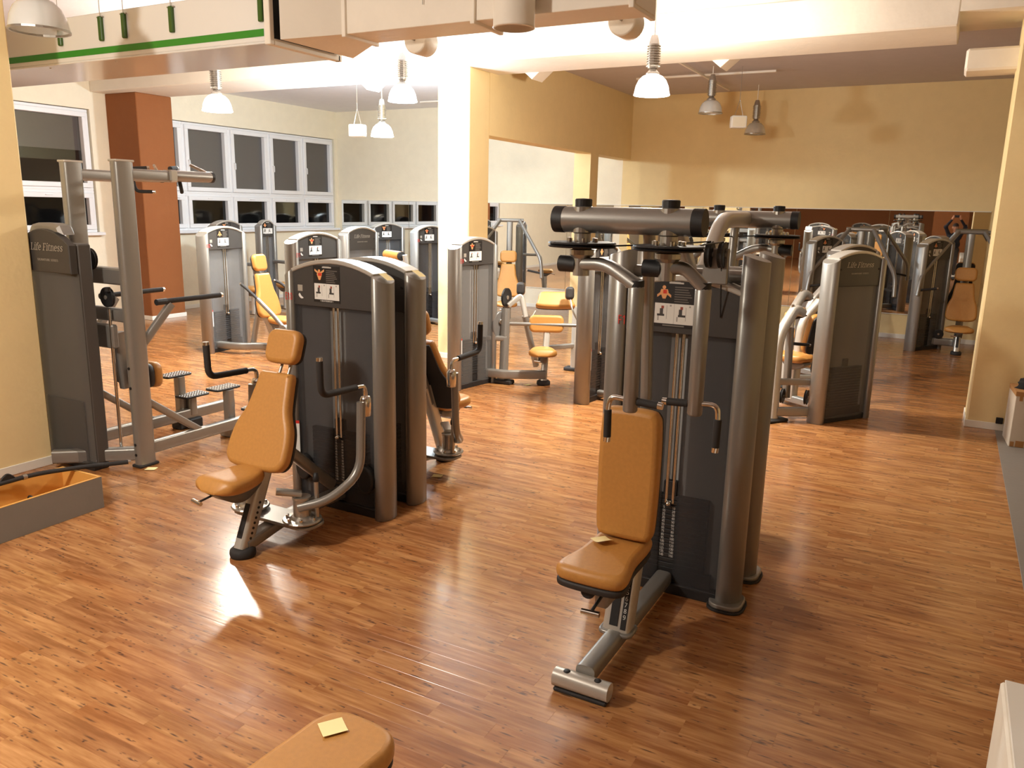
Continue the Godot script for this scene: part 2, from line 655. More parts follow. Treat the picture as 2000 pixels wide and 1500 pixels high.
# ---------------------------------------------------------------- windows in the left wall
func build_windows() -> void:
	# wall built around the openings
	var X := -12.5
	var st := S()
	var z_open := [[-14.52, -10.0], [-8.62, -7.0]]
	box(X - 0.2, X, -0.2, 1.43, -14.6, 9.0, 0.0, st)
	box(X - 0.2, X, 3.4, 4.2, -14.6, 9.0, 0.0, st)
	box(X - 0.2, X, 1.43, 3.4, -14.6, -14.52, 0.0, st)
	box(X - 0.2, X, 1.43, 3.4, -10.0, -8.62, 0.0, st)
	box(X - 0.2, X, 1.43, 3.4, -7.0, 9.0, 0.0, st)
	struct("wall_left", st, M.pale)
	var n := 0
	for g in z_open:
		n += 1
		var w := struct("window_%d" % n, box(X - 0.17, X - 0.15, 1.42, 3.42, g[0] - 0.05, g[1] + 0.05), mat(rgb(9, 10, 13), 0.9))
		part(w, "sill", box(X - 0.05, X + 0.1, 1.40, 1.45, g[0] - 0.04, g[1] + 0.06, 0.008), M.frame)
		var cols := [[-14.5, -13.5], [-13.5, -12.53], [-12.53, -11.5], [-11.5, -10.42], [-10.42, -9.5]] if n == 1 else [[-8.6, -7.02]]
		for c in cols:
			for row in [[2.12, 3.39], [1.45, 2.12]]:
				var z0: float = c[0]
				var z1: float = min(c[1], g[1])
				# outer frame and sash as mitred members
				var f := S()
				for k in 2:
					var d: float = [0.0, 0.045][k]
					var th: float = [0.045, 0.075][k]
					var xo: float = [-0.06, -0.03][k]
					var a0 := z0 + d
					var a1 := z1 - d
					var b0: float = row[0] + d
					var b1: float = row[1] - d
					box(X - 0.1, X + xo + 0.03, b0, b0 + th, a0, a1, 0.006, f)
					box(X - 0.1, X + xo + 0.03, b1 - th, b1, a0, a1, 0.006, f)
					box(X - 0.1, X + xo + 0.03, b0 + th, b1 - th, a0, a0 + th, 0.006, f)
					box(X - 0.1, X + xo + 0.03, b0 + th, b1 - th, a1 - th, a1, 0.006, f)
				part(w, "window_frame", f, M.frame)
				part(w, "pane", box(X - 0.085, X - 0.079, row[0] + 0.1, row[1] - 0.1, z0 + 0.1, z1 - 0.1), M.glass_dark if row[0] < 2 else M.pane)
				if row[0] > 2:
					var bl := part(w, "blind", box(X - 0.11, X - 0.105, row[0] + 0.1 if n == 1 else 2.75, row[1] - 0.1, z0 + 0.1, (z1 - 0.1) if n == 1 else z0 + 1.5), M.blind)
					bl.position.z = 0.0 if n == 1 else 0.0
					if n == 1: handle(w, Vector3(X + 0.0, 2.72, z1 - 0.085))
				else:
					part(w, "catch", box(X - 0.0, X + 0.02, 2.035, 2.047, (z0 + z1) / 2 - 0.06, (z0 + z1) / 2 + 0.06, 0.004), M.frame)

func handle(w: Node, at: Vector3) -> void:
	var st := tube([Vector3.ZERO, Vector3(0.045, 0, 0), Vector3(0.045, -0.12, 0)], 0.009, 0.02)
	part(w, "window_handle", st, M.frame, at)

# ---------------------------------------------------------------- ducts and the ceiling unit
func build_overhead() -> void:
	# long white ceiling unit with a green stripe, glossy underside
	var u := thing("ceiling_unit", "long white ceiling unit with a green stripe and glossy underside", "air unit", Vector3(-4.05, 3.0, -4.2))
	part(u, "body", box(-6.2, 0.0, 0.012, 0.33, -0.52, 0.12, 0.006), M.gloss_white)
	part(u, "bottom_panel", box(-6.2, 0.0, 0.0, 0.012, -0.52, 0.12, 0.003), M.gloss_white)
	part(u, "green_stripe", box(-6.2, -0.02, 0.045, 0.09, 0.12, 0.124), M.green)
	for x in [-2.12, -1.63, -1.37, -0.87, -0.03]:
		var br := part(u, "hanger", box(x - 0.02, x + 0.02, 0.13, 0.3, 0.12, 0.145, 0.006), M.green_dark)
		part(br, "wire", tube([Vector3(x, 0.3, 0.132), Vector3(x, 1.02, 0.132)], 0.003), M.steel)
		part(br, "clip", tube([Vector3(x - 0.035, 0.295, 0.132), Vector3(x + 0.035, 0.295, 0.132)], 0.005), M.steel)
	var fr := S()
	box(0.0, 0.05, -0.01, 0.37, 0.1, 0.14, 0.004, fr)
	box(0.0, 0.05, -0.01, 0.03, -0.54, 0.1, 0.004, fr)
	box(0.0, 0.05, 0.34, 0.37, -0.54, 0.1, 0.004, fr)
	box(0.0, 0.05, -0.01, 0.37, -0.56, -0.52, 0.004, fr)
	part(u, "end_frame", fr, M.duct)
	part(u, "end_opening", box(-0.01, 0.012, 0.03, 0.34, -0.52, 0.1), M.black)
	for x in [-3.8, -3.3, -2.4, -1.6, -3.0]:
		part(u, "screw", lathe([Vector2(0.009, 0.0), Vector2(0.007, -0.004), Vector2(0.0, -0.005)], 8), M.steel, Vector3(x, 0.0, 0.05))
	# rectangular duct run to the right of it
	var d := thing("air_duct", "cream rectangular air duct with flanged joints under the ceiling", "duct", Vector3(-3.95, 3.08, -4.4))
	var a := Vector3(0.0, 0.0, 0.0)
	var z0 := -0.42
	var z1 := 0.02
	# transition piece widening toward the unit
	var tr := S()
	var q0 := PackedVector3Array([Vector3(0.0, -0.06, 0.30), Vector3(0.0, -0.06, -0.42), Vector3(0.0, 0.34, -0.42), Vector3(0.0, 0.34, 0.30)])
	var q1 := PackedVector3Array([Vector3(0.3, 0.0, z1), Vector3(0.3, 0.0, -0.3), Vector3(0.3, 0.36, -0.3), Vector3(0.3, 0.36, z1)])
	rings(tr, [q0, q1], false)
	part(d, "transition", tr, M.duct)
	part(d, "duct_body", box(0.3, 2.30, 0.0, 0.36, -0.3, z1, 0.003), M.duct)
	for x in [0.0, 0.3, 1.28, 2.28]:
		part(d, "flange", box(x - 0.015, x + 0.015, -0.02, 0.38, -0.32, z1 + 0.02, 0.003), M.duct)
	for x in [0.12, 0.92, 2.0]:
		part(d, "wire_hanger", tube([Vector3(x, 0.12, z1 + 0.012), Vector3(x, 0.94, z1 + 0.012)], 0.0025), M.steel)
	part(d, "round_outlet", lathe([Vector2(0.118, 0.6), Vector2(0.118, -0.1), Vector2(0.122, -0.11), Vector2(0.108, -0.115), Vector2(0.105, 0.1)], 28), M.duct, Vector3(1.62, 0.02, 0.14))
	for x in [0.56, 2.06]:
		var v := part(d, "round_vent", disc(0.09, 0.16, 0.01, 24), M.duct, Vector3(x, 0.02, -0.55))
		part(v, "vent_spike", tube([Vector3(0, 0, 0.16), Vector3(0, 0, 0.2)], 0.008), M.steel)
	# cable conduits under the far ceiling
	for k in 3:
		var z: float = [-10.9, -12.4, -13.6][k]
		var c := part(self, numbered("cable_tray"), box([-9.5, -4.6, -9.5][k], [-6.2, -2.5, -6.4][k], 3.955, 3.985, z - 0.02, z + 0.02, 0.003), M.ceiling)
		tag(c, ["thin conduit on the ceiling above the far lit pendants", "thin conduit on the ceiling over the unlit pendants", "thin conduit on the ceiling next to the far wall"][k], "conduit")
	var c2 := part(self, numbered("cable_tray"), box(-3.55, -3.52, 3.94, 3.97, -13.9, -11.0, 0.003), M.ceiling)
	tag(c2, "thin conduit on the ceiling running toward the mirror wall", "conduit")

# ---------------------------------------------------------------- lamps
func pendant(at: Vector3, lit: bool, c: Color, e: float, label: String, down := 0.0, ceil_y := 4.02) -> Node3D:
	# at: centre of the rim of the glass dome
	var t := thing("pendant_lamp", label, "lamp", at, 0.0, "high-bay pendant lamps")
	var dome := [Vector2(0.168, 0.0), Vector2(0.166, 0.02), Vector2(0.155, 0.075), Vector2(0.13, 0.13), Vector2(0.095, 0.165), Vector2(0.06, 0.18)]
	var inner := []
	for p in dome: inner.push_front(Vector2(p.x - 0.006, p.y - 0.003))
	var gm: StandardMaterial3D = M.lamp_glass
	if lit:
		gm = mat(Color.WHITE, 0.3)
		gm.emission_enabled = true
		gm.emission = c.lerp(Color.WHITE, 0.75)
		gm.emission_energy_multiplier = 3.0
	part(t, "glass_dome", lathe(dome + inner, 28, null, true, false, false), gm)
	part(t, "rim", lathe([Vector2(0.172, -0.006), Vector2(0.172, 0.006), Vector2(0.16, 0.006), Vector2(0.16, -0.006), Vector2(0.172, -0.006)], 28, null, false, false, false), M.steel if not lit else gm)
	part(t, "neck", lathe([Vector2(0.0, 0.175), Vector2(0.062, 0.175), Vector2(0.064, 0.195), Vector2(0.05, 0.205), Vector2(0.035, 0.225), Vector2(0.035, 0.24), Vector2(0.0, 0.24)], 18, null, true, false, false), M.steel)
	var hs := part(t, "gear_housing", lathe([Vector2(0.0, 0.235), Vector2(0.052, 0.235), Vector2(0.052, 0.45), Vector2(0.04, 0.5), Vector2(0.03, 0.53), Vector2(0.0, 0.535)], 16, null, false, false, false), M.steel)
	var fins := S()
	for k in 9:
		var y := 0.255 + k * 0.022
		lathe([Vector2(0.05, y), Vector2(0.066, y), Vector2(0.066, y + 0.006), Vector2(0.05, y + 0.006)], 16, fins, false, false, false)
	part(hs, "cooling_fins", fins, M.steel)
	part(t, "cable", tube([Vector3(0, 0.53, 0), Vector3(0.0, ceil_y - at.y, 0)], 0.006), M.trim)
	part(t, "bulb", lathe([Vector2(0.0, 0.03), Vector2(0.03, 0.04), Vector2(0.04, 0.07), Vector2(0.034, 0.11), Vector2(0.02, 0.15), Vector2(0.02, 0.18)], 14, null, true, false, false), gm if lit else M.print_white)
	if lit:
		var l := OmniLight3D.new()
		l.name = "light"
		l.light_color = c
		l.light_energy = e
		l.light_size = 0.12
		l.omni_range = 40.0
		l.omni_attenuation = 2.0
		l.shadow_enabled = true
		l.position = Vector3(0, 0.07, 0)
		t.add_child(l)
		# the dome sends most of its light downward
		var d := SpotLight3D.new()
		d.name = "downlight"
		d.light_color = c
		d.light_energy = down
		d.light_size = 0.14
		d.spot_range = 40.0
		d.spot_attenuation = 2.0
		d.spot_angle = 72.0
		d.spot_angle_attenuation = 1.6
		d.shadow_enabled = true
		d.position = Vector3(0, -0.03, 0)
		d.rotation_degrees = Vector3(-90, 0, 0)
		t.add_child(d)
	return t

func build_lamps() -> void:
	pendant(Vector3(-2.69, 3.07, -7.68), true, WARM, 5.5, "brightly lit pendant lamp right of the white pillar", 14.0)
	pendant(Vector3(-7.70, 3.02, -6.93), true, WARM, 6.0, "brightly lit pendant lamp in front of the windows beside the brown column", 10.0)
	pendant(Vector3(-5.85, 3.18, -8.02), true, COOL, 5.0, "lit pendant lamp just left of the white pillar", 10.0)
	pendant(Vector3(-7.75, 3.00, -10.1), true, COOL, 7.8, "lit pendant lamp hanging in the far room beside a small white speaker", 12.0)
	pendant(Vector3(-3.30, 3.38, -12.0), false, WARM, 0.0, "unlit pendant lamp with pale housing left of the hanging white speaker")
	pendant(Vector3(-3.07, 3.25, -13.94), false, WARM, 0.0, "unlit dark pendant lamp casting a shadow on the back wall")
	pendant(Vector3(-5.00, 2.98, -3.17), false, WARM, 0.0, "unlit pendant lamp cut off at the top left corner")
	# the lamps over the area behind the photographer
	pendant(Vector3(-3.9, 3.1, -0.2), true, WARM, 9.0, "lit pendant lamp left of the photographer, outside the frame", 3.0)
	for k in 2:
		var at: Vector3 = [Vector3(-7.69, 3.02, -9.5), Vector3(-2.95, 3.26, -12.2)][k]
		var t := thing("hanging_speaker", ["small white speaker hanging beside the lit pendant in the far room", "small white speaker hanging between two unlit pendants"][k], "speaker", at, [10.0, 25.0][k], "hanging speakers")
		part(t, "cabinet", pad(rrect(0.22, 0.17, 0.02), 0.14, 0.012), M.trim)
		part(t, "grille", pad(rrect(0.18, 0.13, 0.015), 0.004, 0.001, 1), M.pale, Vector3(0, 0, 0.138))
		part(t, "wire", tube([Vector3(-0.06, 0.08, 0.07), Vector3(0, 0.3, 0.07), Vector3(0, 4.02 - at.y, 0.07)], 0.004), M.steel)
		part(t, "wire", tube([Vector3(0.06, 0.08, 0.07), Vector3(0.003, 0.3, 0.07)], 0.004), M.steel)

# ---------------------------------------------------------------- printed placards
func make_prints() -> void:
	M.placards = []
	for k in 4:
		var im := Image.create(128, 136, false, Image.FORMAT_RGB8)
		im.fill(rgb(24, 21, 20))
		im.fill_rect(Rect2i(44, 3, 44, 5), rgb(190, 186, 178))
		im.fill_rect(Rect2i(48, 2, 30, 3), rgb(190, 186, 178))
		# figure: head, torso, arms in warm tones with a red patch
		var cx := 30
		for y in range(12, 62):
			for x in range(4, 60):
				var p := Vector2(x - cx, y)
				var on := false
				if Vector2(p.x + 1, p.y - 19).length() < 5.5: on = true
				if abs(p.x) < 13.0 - abs(p.y - 32) * 0.42 and p.y > 24 and p.y < 60: on = true
				var arm: float = [0.6, -0.7, 0.2, -0.3][k]
				if abs(p.y - 30 + abs(p.x) * arm) < 4.2 and abs(p.x) < 24 - k * 2: on = true
				if on:
					im.set_pixel(x, y, rgb(222, 158, 104))
				if on and p.y > 26 and p.y < 38 and abs(p.x - 2) < [9, 6, 11, 5][k]:
					im.set_pixel(x, y, rgb(208, 54, 30))
				if on and p.y > 52: im.set_pixel(x, y, rgb(60, 34, 26))
		for r in 7:
			im.fill_rect(Rect2i(62, 16 + r * 7, 54 - (r * 13) % 17, 3), rgb(104, 98, 92))
		im.fill_rect(Rect2i(4, 66, 120, 60), rgb(222, 220, 214))
		im.fill_rect(Rect2i(63, 66, 1, 60), rgb(170, 168, 164))
		for q in 2:
			var ox := 14 + q * 58
			im.fill_rect(Rect2i(ox + 10, 74, 8, 8), rgb(150, 70, 54))
			im.fill_rect(Rect2i(ox + 6, 82, 10, 20), rgb(70, 66, 64))
			im.fill_rect(Rect2i(ox - 2 + q * 6, 98, 22, 6), rgb(58, 54, 52))
			im.fill_rect(Rect2i(ox, 104, 3, 14), rgb(140, 136, 130))
			im.fill_rect(Rect2i(ox + 26, 72 + q * 3, 2, 40), rgb(176, 172, 168))
			im.fill_rect(Rect2i(ox + 36, 70, 5, 5), rgb(150, 148, 144))
		im.fill_rect(Rect2i(30, 129, 66, 4), rgb(120, 116, 110))
		var m := mat(Color.WHITE, 0.45)
		m.albedo_texture = ImageTexture.create_from_image(im)
		M.placards.append(m)

func sheet(w: float, h: float, t := 0.0015) -> SurfaceTool:
	# thin printed sheet with UVs on its front, facing +Z
	var st := S()
	st.set_smooth_group(0xFFFFFFFF)
	var v := [Vector3(-w / 2, h / 2, t), Vector3(w / 2, h / 2, t), Vector3(w / 2, -h / 2, t), Vector3(-w / 2, -h / 2, t)]
	var uv := [Vector2(0, 0), Vector2(1, 0), Vector2(1, 1), Vector2(0, 1)]
	for k in [0, 1, 2, 0, 2, 3]:
		st.set_uv(uv[k]); st.add_vertex(v[k])
	for i in 4:
		var a: Vector3 = v[i]
		var b: Vector3 = v[(i + 1) % 4]
		var d := Vector3(0, 0, -t)
		for p in [a, a + d, b + d, a, b + d, b]:
			st.set_uv(Vector2(0.01, 0.01)); st.add_vertex(p)
	return st

# ---------------------------------------------------------------- weight tower
# front faces +Z, columns stand at x = +-w/2; d = half distance of the panels from the column plane
func column_mesh(rx: float, rz: float, h: float, side: float, drop := 0.045) -> SurfaceTool:
	var n := 18
	var rs := []
	for k in 5:
		var ring := PackedVector3Array()
		for i in n:
			var a := -TAU * i / n
			var x := cos(a) * rx
			var z := sin(a) * rz
			# flattened inner side
			if x * side < -rx * 0.55: x = -rx * 0.55 * side
			var top := h + 0.02 - drop * (x * side / rx + 0.4) * 0.75
			var y: float = [0.0, 0.006, 0.0, 0.0, 0.0][k]
			if k == 2: y = top - 0.004
			if k == 3: y = top
			if k == 4: y = top
			var s: float = [0.94, 1.0, 1.0, 0.97, 0.97][k]
			ring.append(Vector3(x * s, y, z * s))
		rs.append(ring)
	return rings(S(), rs.slice(0, 4), true)

func arch_pts(w: float, y0: float, y1: float, n := 12) -> Array:
	var o := []
	for i in n + 1:
		var t := -1.0 + 2.0 * i / n
		o.append(Vector2(t * w / 2, y0 + (y1 - y0) * (1.0 - t * t)))
	return o

func tower(p: Node, w: float, h: float, opt := {}) -> void:
	var rx: float = opt.get("rx", 0.058)
	var rz: float = opt.get("rz", 0.092)
	var ch: float = opt.get("col_h", h)
	var iw := w - rx * 1.0
	var pk: float = opt.get("peak", 0.088)
	for s in [-1, 1]:
		var c := part(p, "column", column_mesh(rx, rz, ch, s, opt.get("drop", 0.045)), M.silver, Vector3(s * w / 2, 0, 0))
		if s < 0 and opt.has("mark"):
			words(c, "mark", opt.mark, 0.046, Vector3(opt.get("mark_x", 0.012), h * 0.905, rz * 1.005), Vector3(0, 0, 0), M.red, 0.0, false, 0.6 if (opt.mark as String).length() > 2 else 0.75)
		if s < 0 and opt.get("warn", false):
			var wl := part(c, "warning_label", sheet(0.03, 0.22), M.print_white, Vector3(0.03, h * 0.3, rz * 0.86), Vector3(0, 24, 0))
			part(wl, "warning_stripe", sheet(0.03, 0.02), M.red, Vector3(0, 0.1, 0.0006))
	# front header with arched top
	var hb := h - 0.2
	var top := arch_pts(iw, h + 0.018, h + pk)
	var o := PackedVector2Array([Vector2(-iw / 2, hb), Vector2(iw / 2, hb)])
	for i in range(top.size() - 1, -1, -1): o.append(top[i])
	part(p, "front_header", slab(o, 0.02, 0.003), M.header, Vector3(0, 0, 0.045))
	# arched cap between the columns
	var cap := PackedVector2Array()
	var up := arch_pts(iw + 0.02, h + 0.03, h + pk + 0.014)
	for q in up: cap.append(q)
	var lo := arch_pts(iw + 0.02, h + 0.004, h + pk - 0.014)
	for i in range(lo.size() - 1, -1, -1): cap.append(lo[i])
	cap.reverse()
	part(p, "arched_cap", slab(cap, 0.15, 0.006), M.silver_light, Vector3(0, 0, -0.075))
	# front panels left and right of the slot
	var slot: float = opt.get("slot", 0.085)
	var ft := part(p, "front_panel", front_panel(-iw / 2, -slot / 2, 0.05, hb), M.smoke_dark if not opt.get("pale", false) else M.smoke, Vector3(0, 0, 0.04))
	part(p, "front_panel", front_panel(slot / 2, iw / 2, 0.05, hb), ft.material_override, Vector3(0, 0, 0.04))
	part(p, "inner_panel", box(-iw / 2 + 0.005, iw / 2 - 0.005, 0.06, hb, -0.006, 0.0, 0.001), M.inner)  # added pale sheet, stands in for light diffusing through the smoky panels
	for s in [-1, 1]:
		part(p, "guide_rod", tube([Vector3(s * 0.018, 0.5, 0.03), Vector3(s * 0.018, hb, 0.03)], 0.009), M.chrome)
	var stk := S()
	var n := 15
	for k in n:
		box(-iw * 0.36, iw * 0.36, 0.14 + k * 0.027, 0.14 + k * 0.027 + 0.0245, -0.045, 0.034, 0.003, stk)
	box(-slot / 2 + 0.006, slot / 2 - 0.006, 0.54, 0.62, -0.02, 0.034, 0.004, stk)
	box(-iw * 0.42, iw * 0.42, 0.06, 0.138, -0.045, 0.03, 0.003, stk)
	var ws := part(p, "weight_stack", stk, M.black)
	part(ws, "selector_pin", lathe([Vector2(0.0, 0.0), Vector2(0.014, 0.0), Vector2(0.016, 0.015), Vector2(0.009, 0.03), Vector2(0.0, 0.03)], 12), M.chrome, Vector3(0.0, 0.14 + 13.4 * 0.027, 0.035), Vector3(90, 0, 0))
	if opt.get("numbers", false):
		var a := ""
		var b := ""
		for k in n:
			a += str(5 + (n - 1 - (n - 1 - k)) * 10) + "\n"
			b += str(10 + k * 10) + "\n"
		words(ws, "numbers", a.strip_edges(), 0.0135, Vector3(-0.026, 0.34, 0.035), Vector3.ZERO, M.print_white, 0, false, 0.8)
		words(ws, "numbers", b.strip_edges(), 0.0135, Vector3(0.026, 0.34, 0.035), Vector3.ZERO, M.print_white, 0, false, 0.8)
	# placard and small stickers
	var px: float = opt.get("placard_x", -0.04)
	var pc := part(p, "placard", sheet(0.215, 0.23), M.placards[opt.get("kind", 0)], Vector3(px, h - 0.055, 0.0655))
	if opt.has("title"): words(pc, "title", opt.title, 0.0085, Vector3(0.0, -0.107, 0.002), Vector3.ZERO, M.print_white, 0, false, 1.5)
	part(p, "sticker", sheet(0.04, 0.04), M.logo, Vector3(-iw / 2 + 0.06, h - 0.09, 0.0655))
	part(p, "sticker", pad(blob([Vector2(-0.012, 0.012), Vector2(-0.02, -0.004), Vector2(0.0, -0.022), Vector2(0.02, -0.018), Vector2(0.004, -0.006)], 4), 0.0015, 0.0004, 1), M.print_white, Vector3(-iw / 2 + 0.065, h - 0.135, 0.0655))
	# rear: dark header with lettering and a bulged smoky shroud
	var rb := h - 0.24
	var o2 := PackedVector2Array([Vector2(-iw / 2, rb), Vector2(iw / 2, rb)])
	for i in range(top.size() - 1, -1, -1): o2.append(top[i] - Vector2(0, 0.005))
	var rh := part(p, "rear_header", slab(o2, 0.02, 0.003), M.header, Vector3(0, 0, -0.065))
	words(rh, "lettering", "Life Fitness", 0.05, Vector3(0, h - 0.04, -0.002), Vector3(0, 180, 0), M.logo, 0.25, true)
	words(rh, "lettering", "SIGNATURE SERIES", 0.014, Vector3(0, h - 0.12, -0.002), Vector3(0, 180, 0), M.logo, 0.0, false, 1.5)
	part(p, "rear_shroud", shroud(iw, 0.05, rb, 0.03), M.smoke)
	part(p, "plinth", box(-iw / 2, iw / 2, 0.0, 0.06, -0.06, 0.055, 0.004), M.black)
	for s in [-1, 1]:
		part(p, "bolt", disc(0.01, 0.006, 0.002, 10), M.black, Vector3(s * (iw / 2 - 0.03), h - 0.08, -0.07))

func front_panel(x0: float, x1: float, y0: float, y1: float) -> SurfaceTool:
	# slightly curved sheet, inner edge folded back toward the slot
	var o := PackedVector2Array()
	var n := 6
	var inner := x1 if abs(x1) < abs(x0) else x0
	for i in n + 1:
		var t := float(i) / n
		var x: float = lerp(x0, x1, t)
		o.append(Vector2(x, 0.018 - 0.016 * pow(1.0 - min(1.0, abs(x - inner) / 0.12), 2.0)))
	for i in n + 1:
		var t := 1.0 - float(i) / n
		o.append(Vector2(lerp(x0, x1, t), -0.004))
	o.reverse()
	# profile lies in (x, z): sweep up along y
	var rs := []
	for y in [y0, y1]:
		var ring := PackedVector3Array()
		for q in o: ring.append(Vector3(q.x, y, q.y))
		rs.append(ring)
	return rings(S(), rs, true)

func shroud(iw: float, y0: float, y1: float, bulge: float) -> SurfaceTool:
	var o := PackedVector2Array()
	var n := 10
	for i in n + 1:
		var t := -1.0 + 2.0 * i / n
		var zz: float = -0.055 - bulge * (1.0 - pow(abs(t), 2.4)) - (0.006 if abs(abs(t) - 0.4) < 0.05 else 0.0)
		o.append(Vector2(t * iw / 2, zz))
	o.append(Vector2(iw / 2, -0.045))
	o.append(Vector2(-iw / 2, -0.045))
	var rs := []
	for y in [y0, y1]:
		var ring := PackedVector3Array()
		for q in o: ring.append(Vector3(q.x, y, q.y))
		rs.append(ring)
	var st := rings(S(), rs, true)
	return st

# ---------------------------------------------------------------- shared machine parts
func back_pad_outline(wb: float, wt: float, h: float) -> PackedVector2Array:
	return blob([Vector2(-wb * 0.30, 0.0), Vector2(wb * 0.30, 0.0), Vector2(wb * 0.47, h * 0.07), Vector2(wb * 0.5, h * 0.2), Vector2(wb * 0.46, h * 0.42), Vector2((wb * 0.4 + wt * 0.6) * 0.46, h * 0.62), Vector2(wt * 0.5, h * 0.84), Vector2(wt * 0.44, h * 0.985), Vector2(wt * 0.3, h), Vector2(-wt * 0.3, h), Vector2(-wt * 0.44, h * 0.985), Vector2(-wt * 0.5, h * 0.84), Vector2(-(wb * 0.4 + wt * 0.6) * 0.46, h * 0.62), Vector2(-wb * 0.46, h * 0.42), Vector2(-wb * 0.5, h * 0.2), Vector2(-wb * 0.47, h * 0.07)], 4)

func cushion(p: Node, called: String, o: PackedVector2Array, t: float, at: Vector3, rot: Vector3, dome := 0.012) -> MeshInstance3D:
	# leather front with a dark shell behind
	var c := part(p, called, pad(o, t, min(t * 0.45, 0.028), 4, dome), M.leather, at, rot)
	part(c, "shell", pad(inset(o, 0.006), 0.018, 0.006, 2), M.shell, Vector3(0, 0, -0.015))
	return c

func seat(p: Node, at: Vector3, w: float, l: float) -> MeshInstance3D:
	# saddle seat: rounded front toward +Z, narrow at the back; top at local y = 0.05
	var rs := []
	var n := 20
	var steps := 14
	for j in steps + 1:
		var t := float(j) / steps
		var z := -l / 2 + l * t
		var ease_: float = sqrt(max(0.0, 1.0 - pow(abs(2.0 * t - 1.0), 5.0)))
		var ww: float = w * (0.62 + 0.38 * sin(min(1.0, t * 1.15) * PI / 2)) * (0.35 + 0.65 * ease_)
		var hh: float = 0.006 + 0.044 * ease_
		var y: float = 0.018 * pow(max(0.0, t - 0.5) / 0.5, 1.5) + 0.012 * pow(1.0 - t, 2.0) - 0.03 * pow(max(0.0, t - 0.88) / 0.12, 2.0)
		var ring := PackedVector3Array()
		for i in n:
			var a := TAU * i / n
			var cx: float = sign(cos(a)) * pow(abs(cos(a)), 0.55)
			var cy: float = sign(sin(a)) * pow(abs(sin(a)), 0.7)
			ring.append(Vector3(cx * ww / 2, y + cy * hh, z))
		rs.append(ring)
	var s := part(p, "seat", rings(S(), rs, true), M.leather, at)
	var u := S()
	var r2 := []
	for j in steps + 1:
		var t := float(j) / steps
		var z := -l / 2 + 0.02 + (l - 0.05) * t
		var dp: float = 0.03 + 0.09 * sin(PI * clamp(t * 0.9 + 0.08, 0.0, 1.0))
		r2.append(PackedVector3Array([Vector3(-0.055, -0.03, z), Vector3(-0.05, -dp, z), Vector3(0.05, -dp, z), Vector3(0.055, -0.03, z)]))
	part(s, "under_cover", rings(u, r2, true), M.cover)
	var lv := part(s, "lever", tube([Vector3(-0.03, -0.05, l * 0.3), Vector3(-0.06, -0.075, l * 0.5 + 0.02)], 0.006), M.black)
	part(lv, "lever_grip", tube([Vector3(-0.1, -0.07, l * 0.5 + 0.02), Vector3(-0.03, -0.078, l * 0.5 + 0.025)], 0.012), M.chrome)
	return s

func grip(p: Node, pts: Array, r := 0.017, bend := 0.05) -> MeshInstance3D:
	var g := part(p, "grip", tube(pts, r, bend), M.rubber)
	var a: Vector3 = pts[pts.size() - 1]
	var d: Vector3 = (a - pts[pts.size() - 2]).normalized()
	part(g, "end_cap", tube([a - d * 0.002, a + d * 0.02], r * 0.92), M.chrome)
	return g

func pulley(p: Node, r: float, at: Vector3, rot: Vector3) -> MeshInstance3D:
	var w := part(p, "pulley", lathe([Vector2(0.0, -0.014), Vector2(r * 0.9, -0.014), Vector2(r, -0.011), Vector2(r * 0.9, 0.0), Vector2(r, 0.011), Vector2(r * 0.9, 0.014), Vector2(0.0, 0.014)], 24, null, false, false, false), M.black, at, rot)
	part(w, "hub", lathe([Vector2(0.0, -0.02), Vector2(r * 0.22, -0.02), Vector2(r * 0.22, 0.02), Vector2(0.0, 0.02)], 12, null, false, false, false), M.steel)
	return w

func rotor(p: Node, at: Vector3) -> MeshInstance3D:
	# pivot with notched flange and adjuster
	var b := part(p, "pivot", lathe([Vector2(0.0, 0.0), Vector2(0.11, 0.0), Vector2(0.115, 0.008), Vector2(0.11, 0.016), Vector2(0.075, 0.018), Vector2(0.06, 0.03), Vector2(0.05, 0.034), Vector2(0.05, 0.13), Vector2(0.054, 0.134), Vector2(0.054, 0.15), Vector2(0.0, 0.152)], 24, null, false, false, false), M.steel, at)
	for k in 7:
		var a := TAU * k / 7
		part(b, "bolt", lathe([Vector2(0.0, 0.016), Vector2(0.011, 0.016), Vector2(0.011, 0.034), Vector2(0.0, 0.036)], 8, null, false, false, false), M.chrome, Vector3(cos(a) * 0.088, 0, sin(a) * 0.088))
	return b

func foot_rubber(p: Node, at: Vector3, r := 0.07) -> void:
	part(p, "rubber_foot", lathe([Vector2(0.0, 0.0), Vector2(r, 0.0), Vector2(r * 1.06, 0.015), Vector2(r * 1.03, 0.04), Vector2(r * 0.8, 0.055), Vector2(0.0, 0.056)], 24, null, true, false, false), M.rubber, at)

